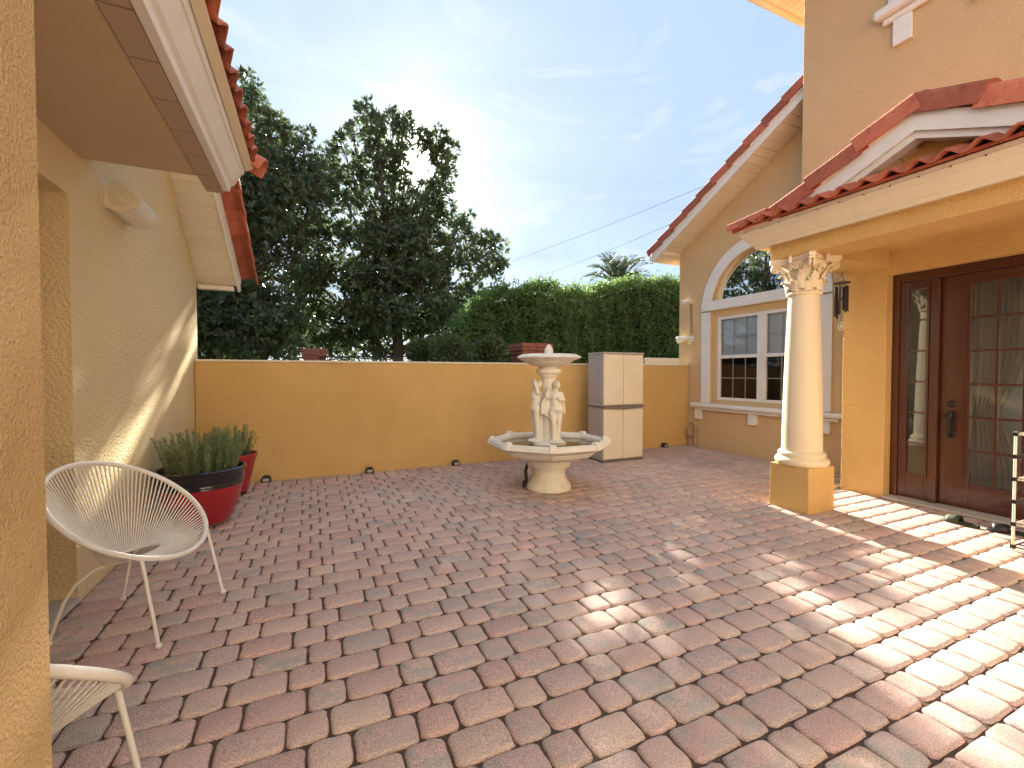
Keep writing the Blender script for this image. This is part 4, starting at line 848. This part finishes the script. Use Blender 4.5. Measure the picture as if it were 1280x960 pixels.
for k in range(6):
    a = k * PI / 3 + .2; l_ = .27 + .02 * ((k * 5) % 6); cx, cy = 5.61 + .058 * math.cos(a), 3.18 + .058 * math.sin(a)
    G().tube([(cx, cy, 2.461), (cx, cy, 2.43)], .0015, 4).tube([(cx, cy, 2.431), (cx, cy, 2.431 - l_)], .0115, 8).build('chime_tube', IRON, wc, smooth=50)
G().tube([(5.61, 3.18, 2.461), (5.61, 3.18, 2.02)], .0016, 4).lathe(5.61, 3.18, [(.001, 2.28), (.03, 2.28), (.03, 2.295), (.001, 2.295)], 16).build('clapper', IRON, wc)
G().tube([(5.61 + .028 * math.cos(a) * .7, 3.18 + .028 * math.cos(a) * -.7, 1.97 + .045 * math.sin(a)) for a in np.linspace(0, 2 * PI, 16, endpoint=False)], .006, 6, closed=True).ball((5.61, 3.18, 1.97), .014, .014, .024).build('wind_sail', mat('sail_glass', (.55, .60, .50), .2), wc, smooth=60)
def slipper(x, y, rz, label, m, z=0):
    s = thing('slipper', label, 'slipper', (x, y, z), rz); L_ = .27
    out = [(-.135, .0), (-.12, .032), (-.06, .038), (0, .034), (.06, .045), (.105, .045), (.13, .02), (.135, 0), (.125, -.022), (.09, -.04), (.03, -.038), (-.06, -.036), (-.12, -.03)]
    G().prism(out, XY, .0, .026).build('sole', m, s, bevel=.006, local=True)
    V = []; n = 10
    for i in range(n + 1):
        a = PI * i / n
        for x_, k in ((.0, 1.0), (.035, 1.08), (.075, .95), (.10, .8)): V.append((x_, .048 * math.cos(a) * (1 if k > .9 else .95), .012 + .058 * k * math.sin(a)))
    F = [(i * 4 + j, i * 4 + j + 1, (i + 1) * 4 + j + 1, (i + 1) * 4 + j) for i in range(n) for j in range(3)]
    o = G().add(V, F).build('strap', m, s, smooth=60, local=True); q = o.modifiers.new('solid', 'SOLIDIFY'); q.thickness = .007; return s
slipper(5.57, 2.08, R(88), 'open black slipper lying nearest the sidelight on the sunny pavers', OLIVE)
slipper(5.64, 1.79, R(115), 'open black slipper lying beside the shoe rack', BLACK)
rk_ = thing('shoe_rack', 'slim six-tier shoe rack of pale tubes with black joints', 'shoe rack', (5.28, 1.3, 0))
RX0, RX1, RY0, RY1 = 5.13, 5.43, .98, 1.60
TUB = mat('rack_tube', (.74, .70, .62), .35, metal=.1)
for x in (RX0, RX1):
    for y in (RY0, RY1): G().tube([(x, y, 0), (x, y, .955)], .0095, 10).build('post', TUB, rk_, smooth=60)
for k in range(6):
    z = .03 + .181 * k
    sh = G()
    for x in (RX0, RX0 + .1, RX1 - .1, RX1): sh.tube([(x, RY0, z), (x, RY1, z)], .006, 8)
    for y in (RY0, RY1): sh.tube([(RX0, y, z + .004), (RX1, y, z + .004)], .006, 8)
    sh.build('shelf', TUB if k % 2 else mat('rack_dark', (.05, .035, .03), .4), rk_, smooth=60)
    for x in (RX0, RX1):
        for y in (RY0, RY1): G().box(x - .015, x + .015, y - .015, y + .015, z - .014, z + .018).build('joint', BLACK, rk_, bevel=.004)
slipper(5.28, 1.44, R(5), 'pink slipper resting on the shoe rack', PINK, .03 + .181 + .0065)

# ================================================================ BEYOND THE WALL: trees, hedge, palm, neighbour's fence, wires
def tree(name, label, base, trunk_top, blobs, dens, lmat, leaf=(.165, .068), spread=.75, gap=None, tr=.17, trunk=True):
    """blobs: (centre, radius). Rosettes of leaves fill each blob, limbs reach from the trunk to the blobs"""
    t = thing(name, label, 'tree', tuple(base)); base = np.array(base); top = np.array(trunk_top)
    P = []; D = []; A = []
    for c, r in blobs:
        n = int(dens * r ** 2.2); v = unit(rng.normal(size=(n, 3))); rad = r * rng.uniform(0, 1, n) ** .42 * (1 + .16 * rng.normal(size=n)); p = c + v * rad[:, None] * np.array((1, 1, .9))
        if gap is not None:
            q, rr = gap; u = unit(np.asarray(q) - np.array((0, 0, CAM_H))); w_ = p - np.array((0, 0, CAM_H)); d_ = np.linalg.norm(w_ - (w_ @ u)[:, None] * u, axis=1); keep = d_ > rr * rng.uniform(.75, 1.2, len(p)); p, v = p[keep], v[keep]; n = len(p)
        tone = rng.uniform(0, 1, n) * .7
        for k in range(9):
            ax = unit(v + np.array((0, 0, .35)) + rng.normal(size=(n, 3)) * .5); e1_ = unit(np.cross(ax, rng.normal(size=(n, 3)))); e2_ = np.cross(ax, e1_); a = k * 2.4 + rng.uniform(0, 6, n)[:, None] * 0
            d = e1_ * np.cos(a) + e2_ * np.sin(a) + ax * rng.uniform(.1, .9, (n, 1)); P.append(p + unit(d) * .02); D.append(d); A.append(np.clip(tone + rng.uniform(-.2, .3, n), 0, 1))
    P = np.concatenate(P); D = np.concatenate(D); A = np.concatenate(A)
    V, F = leaves(P, D, rng.uniform(leaf[0] * .7, leaf[0] * 1.25, len(P)), rng.uniform(leaf[1] * .8, leaf[1] * 1.2, len(P)), .16); fast_mesh('crown', V, F, lmat, t, np.repeat(A, 4))
    g = G(); ax = [base + (top - base) * s + np.array((.18 * math.sin(s * 5), .12 * math.cos(s * 4), 0)) for s in np.linspace(0, 1, 9)]
    g.tube(ax, [tr * (1.15 - .95 * s) for s in np.linspace(0, 1, 9)], 10)
    for c, r in blobs:
        s = float(np.clip((c[2] - base[2]) / max(top[2] - base[2], .1) * .75 - .08, .08, .92)); i = s * 8; k = int(min(i, 7)); q = ax[k] + (ax[k + 1] - ax[k]) * (i - k); m = q + (c - q) * .5 + np.array((0, 0, -.12 * np.linalg.norm(c - q))) + rng.normal(size=3) * .08
        e = c + (c - q) * .1; rr = .055 * (1.1 - s * .7)
        g.tube([q, q * .5 + m * .5, m, m * .5 + c * .5, c, e], [rr, rr * .9, rr * .75, rr * .6, rr * .42, rr * .2], 6)
        for _ in range(4):
            d = unit(rng.normal(size=3)) * r * .8; g.tube([c * .6 + m * .4, c + d * .5 + rng.normal(size=3) * .05, c + d], [rr * .4, rr * .28, rr * .1], 5)
    g.build('trunk', BARK, t, smooth=60); return t
def blobs_px(lst, depth, thick=1.0):
    out = []
    for x, y, r in lst:
        rm_ = r * depth / FPX; out.append((at(x, y, depth + rng.uniform(-.25, .25)), rm_))
        if r > 26: out.append((at(x + rng.uniform(-8, 8), y + rng.uniform(-6, 8), depth + thick), rm_ * .85)); out.append((at(x + rng.uniform(-8, 8), y + rng.uniform(-6, 8), depth - thick * .9), rm_ * .8))
    return out
DM = 18.0
sunpt = at(519, 202, DM)
A_ = [(456, 137, 14), (470, 152, 16), (492, 152, 18), (505, 165, 16), (440, 165, 14), (425, 178, 12), (408, 192, 14), (470, 180, 22), (495, 192, 20), (545, 178, 18), (553, 200, 15), (560, 185, 12), (560, 212, 13), (545, 192, 9), (552, 232, 15), (528, 175, 12), (505, 200, 14), (538, 240, 17), (505, 232, 18), (475, 215, 24), (445, 212, 22), (412, 215, 20), (400, 240, 24), (430, 245, 22), (465, 255, 24),
      (500, 262, 24), (530, 262, 24), (555, 258, 14), (545, 290, 26), (510, 298, 28), (470, 300, 30), (428, 290, 24), (400, 285, 22), (580, 285, 18), (598, 303, 18), (620, 305, 14), (570, 320, 26), (605, 335, 22), (625, 330, 12), (535, 335, 30), (495, 345, 32), (450, 345, 32), (410, 335, 24), (580, 365, 26), (608, 372, 14),
      (545, 385, 32), (500, 395, 34), (455, 395, 34), (412, 395, 26), (388, 300, 26), (386, 345, 28), (384, 385, 26), (580, 405, 24), (540, 425, 26), (470, 430, 24), (430, 430, 26), (400, 425, 20)]
gb = at(497, 467, DM); base = (gb[0], gb[1], -.09)
tree('magnolia_tree', 'tall dark magnolia tree with the low sun breaking through its crown', base, at(478, 175, DM), blobs_px(A_, DM, 1.25), 118, MAGN, leaf=(.26, .105), gap=(sunpt, .43), tr=.24)
DB = 15.0
B_ = [(314, 98, 12), (308, 120, 17), (322, 128, 16), (345, 150, 14), (300, 148, 24), (330, 160, 24), (362, 165, 16), (380, 168, 12), (298, 180, 30), (335, 195, 30), (370, 195, 24), (392, 205, 14), (290, 220, 34), (330, 235, 34), (368, 232, 28), (275, 255, 34), (310, 270, 34), (352, 275, 30), (384, 270, 20), (394, 228, 22), (398, 250, 18), (260, 290, 34), (300, 310, 34), (340, 320, 26), (372, 315, 20), (268, 340, 34), (310, 355, 34), (345, 372, 24), (265, 385, 36), (305, 395, 34), (345, 410, 30), (375, 400, 18), (265, 425, 36), (310, 430, 34), (350, 435, 24),
      (240, 240, 34), (225, 290, 40), (230, 350, 40), (225, 410, 40), (180, 330, 50), (175, 400, 50)]
gb = at(300, 467, DB)
tree('magnolia_tree', 'dark magnolia tree rising beside the alcove clay tile eave', (gb[0], gb[1], -.09), at(312, 140, DB), blobs_px(B_, DB), 165, MAGN, leaf=(.2, .082), tr=.2)
# low trees that fill the gap under the magnolias
DC = 23.0
C_ = [(255, 400, 40), (300, 425, 34), (340, 405, 30), (375, 425, 28), (400, 395, 24), (430, 430, 26), (470, 425, 24), (520, 430, 24), (560, 415, 26), (590, 425, 22)]
gb = at(400, 467, DC)
tree('broadleaf_tree', 'olive green tree growing low behind the magnolias', (gb[0], gb[1], -.09), at(400, 410, DC), blobs_px(C_, DC, .8), 120, UNDER, leaf=(.16, .07), tr=.14)
# a further tree behind the left wing, seen mirrored in the arched window
tb = [(np.array((-6.8 + rng.uniform(-2.6, 2.6), 15.5 + rng.uniform(-2.4, 2.4), rng.uniform(2.5, 9.5))), rng.uniform(.8, 1.2)) for _ in range(26)]
tree('magnolia_tree', 'dark magnolia tree standing behind the house wing', (-6.8, 15.5, -.09), (-6.8, 15.5, 8.5), tb, 90, MAGN, leaf=(.2, .085), tr=.22)

# clipped ficus hedge
hg = thing('hedge', 'tall clipped green hedge behind the courtyard wall', 'hedge', (7, 13, -.09)); HP = []; HD = []; HA = []; tops = [(585, 398), (600, 372), (625, 360), (650, 357), (672, 350), (690, 349), (720, 360), (745, 362), (765, 356), (790, 348), (815, 343), (835, 346), (860, 350), (900, 352), (960, 352)]
hy = 13.0
def on_y(x, y, Y):
    d = at(x, y, 1) - np.array((0, 0, CAM_H)); return np.array((0, 0, CAM_H)) + d * (Y / d[1])
tw = [on_y(x, y, hy) for x, y in tops]; hx = [p[0] for p in tw]; hz = [p[2] for p in tw]
nH = 62000
xs = rng.uniform(hx[0] - .2, hx[-1], nH); ztop = np.interp(xs, hx, hz) + .16 * np.sin(xs * 3.1) * np.sin(xs * 1.7 + 1) + .06 * rng.normal(size=nH) + np.where(rng.uniform(0, 1, nH) < .04, rng.uniform(0, .3, nH), 0)
u = rng.uniform(0, 1, nH); face = u < .68
bul = .22 * np.sin(xs * 1.3 + 1)
zz = np.where(face, rng.uniform(.4, 1, nH) * ztop, ztop - rng.uniform(0, .3, nH)); dep = np.where(face, np.abs(rng.normal(size=nH)) * .13 + .14 * np.sin(zz * 4 + xs * 3) * np.sin(zz * 2.3 - xs * 4.1) + .10 * np.sin(zz * 9 - xs * 7) * np.sin(zz * 6 + xs * 10), rng.uniform(0, 1.6, nH)); edge = np.clip((zz / ztop - .8) / .2, 0, 1) ** 2 * .45
P = np.stack([xs, hy + bul + dep + edge * face, zz + .06 * rng.normal(size=nH)], 1); D = np.stack([rng.normal(size=nH), rng.normal(size=nH) - .9, rng.normal(size=nH) + .35], 1)
V, F = leaves(P, D, rng.uniform(.08, .15, nH), rng.uniform(.04, .065, nH), .12, np.tile((0, -.6, .8), (nH, 1)))
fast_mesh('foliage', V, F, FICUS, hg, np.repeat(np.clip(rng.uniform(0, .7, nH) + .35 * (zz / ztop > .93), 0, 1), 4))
st = G()
for k in range(12): x = hx[0] + (hx[-1] - hx[0]) * (k + .5) / 12; st.tube([(x, hy + .9, -.09), (x + .1, hy + .8, 1.2), (x - .05, hy + .85, 3.2)], [.09, .07, .04], 7)
st.build('stems', BARK, hg)
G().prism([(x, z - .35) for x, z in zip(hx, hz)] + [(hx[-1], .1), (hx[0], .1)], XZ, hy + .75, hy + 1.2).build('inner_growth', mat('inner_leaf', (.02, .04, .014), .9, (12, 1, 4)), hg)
# low shrubs by the neighbour's fence
def shrub(x, y, d, r, label, m, lf=.09):
    c = at(x, y, d); t = thing('shrub', label, 'shrub', (c[0], c[1], -.09)); n = 2600; v = unit(rng.normal(size=(n, 3))); p = c + v * (r * rng.uniform(0, 1, n) ** .4)[:, None] * np.array((1, 1, 1.0))
    V, F = leaves(p, v + rng.normal(size=(n, 3)) * .7 + np.array((0, 0, .3)), rng.uniform(lf * .7, lf * 1.3, n), lf * .42, .12); fast_mesh('foliage', V, F, m, t, np.repeat(rng.uniform(0, 1, n), 4))
    G().tube([(c[0], c[1], -.09), (c[0] + .03, c[1], c[2] * .6), tuple(c)], [.05, .04, .02], 7).build('stem', BARK, t)
shrub(612, 441, 9.2, .34, 'pale green shrub beside the brick pillar behind the wall', UNDER)
shrub(560, 440, 10, .42, 'leafy green shrub under the sunlit magnolia', UNDER)
shrub(525, 440, 10.4, .30, 'small olive shrub by the magnolia trunk', UNDER)
# brick pillars and railing of the neighbour
def pillar(x0, x1, y, d, label):
    p = at((x0 + x1) / 2, y, d); wd = (x1 - x0) * d / FPX * .72; z1 = p[2]; t = thing('brick_pillar', label, 'pillar', (p[0], p[1], -.09)); h = wd / 2
    mb = mat('brick_courses', (.30, .10, .07), .85, (40, .4, 4), (20, (.40, .17, .11), .45, .75))
    def crs(z, hh, k, name='brick'):
        nb = 4
        for s in (0, 1):
            for i in range(nb):
                a = -k + 2 * k * i / nb + .006; b = -k + 2 * k * (i + 1) / nb - .006
                if s == 0: G().box(p[0] + a, p[0] + b, p[1] - k, p[1] - k + .09, z, z + hh).build(name, mb, t)
                else: G().box(p[0] - k, p[0] - k + .09, p[1] + a + (.09 if i == 0 else 0), p[1] + b, z, z + hh).build(name, mb, t)
    G().box(p[0] - h + .02, p[0] + h - .0, p[1] - h + .02, p[1] + h, -.09, z1 - .01).build('core', mat('mortar', (.30, .26, .22), .9), t)
    z = z1 - .065; crs(z, .06, h + .05); crs(z - .07, .06, h + .05); crs(z - .14, .06, h + .025)
    for k in range(6): crs(z - .21 - .07 * k, .06, h)
    G().box(p[0] - h - .049, p[0] + h + .05, p[1] - h - .049, p[1] + h + .05, z1 - .005, z1 + .012).build('cap', mb, t)
    return t
pillar(637, 688, 431, 9.6, 'dark red brick pillar rising behind the fountain and wall')
pillar(376, 411, 437, 11.0, 'dark brick pillar rising above the wall below the magnolias')
a, b = at(378, 446.5, 10.9), at(655, 445.5, 9.7)
fe = thing('iron_fence', 'dark railing between the brick pillars beyond the wall', 'fence', ((a[0] + b[0]) / 2, (a[1] + b[1]) / 2, -.09))
for z in (a[2], a[2] - .14, .2): G().tube([(a[0], a[1], z), (b[0], b[1], z)], .016, 6).build('rail', IRON, fe)
for k in range(60): s = (k + .5) / 60; x, y = a[0] + (b[0] - a[0]) * s, a[1] + (b[1] - a[1]) * s; G().box(x - .008, x + .008, y - .008, y + .008, -.09, a[2] + .02).build('picket', IRON, fe)
p = on_y(806, 447, 9.0); q = on_y(870, 448, 9.0)
tag(G().box(p[0], q[0] + 2, 9.0, 9.2, -.09, p[2]).build('neighbour_wall', GREYW, None, bevel=.02), 'pale grey garden wall in front of the hedge near the gable', 'wall')
# palm behind the hedge
PD = 26.0; pc = at(772, 357, PD); pt = thing('palm_tree', 'palm tree with feathery fronds rising behind the hedge', 'tree', (pc[0], pc[1], -.09))
G().tube([(pc[0], pc[1], -.09), (pc[0] + .15, pc[1], pc[2] * .5), tuple(pc)], [.24, .19, .17], 12).build('trunk', BARK, pt, smooth=60)
for k in range(34):
    a = k * 2.399; el = .35 + 1.15 * ((k * 7) % 34) / 34; ln = rng.uniform(1.7, 2.3); h = np.array((math.cos(a), math.sin(a), 0)); P = []; D = []; prev = np.array(pc); path = []
    for i in range(15):
        e = el - 1.0 * (i / 14) ** 2; prev = prev + (h * math.cos(e) + np.array((0, 0, math.sin(e)))) * ln / 14; path.append(prev.copy())
    for i in range(2, 15):
        tg = unit(path[i] - path[i - 1]); sd_ = unit(np.cross(tg, (0, 0, 1))); 
        for s in (-1, 1):
            for jj in (0, .5): P.append(path[i] - (path[i] - path[i - 1]) * jj); D.append(tg * .8 + sd_ * s + np.array((0, 0, .25)))
    L_ = np.array([.50 * math.sin(PI * min(1, (2 + i // 4) / 15 * .85 + .15)) + .1 for i in range(len(P))])
    V, F = leaves(np.array(P), np.array(D), L_, .045, .1); nv = len(V); stv = np.repeat(rng.uniform(0, 1), nv); fast_mesh('frond', V, F, PALM, pt, stv)
# overhead wires between poles far to the left and the roof behind the gable
for k, (x0, y0, x1, y1) in enumerate(((560, 352, 905, 222), (640, 355, 860, 270), (690, 352, 850, 303))):
    a, b = at(x0, y0, 46), at(x1, y1, 24); P = [a + (b - a) * s + np.array((0, 0, -.9 * 4 * s * (1 - s))) * .35 for s in np.linspace(0, 1, 24)]
    tag(G().tube(P, .011, 5).build('power_line', WIRE, None, smooth=80), ('topmost overhead wire reaching the clay tile gable', 'middle overhead wire crossing the pale sky', 'lowest overhead wire passing just above the palm')[k], 'wire', 'overhead wires')
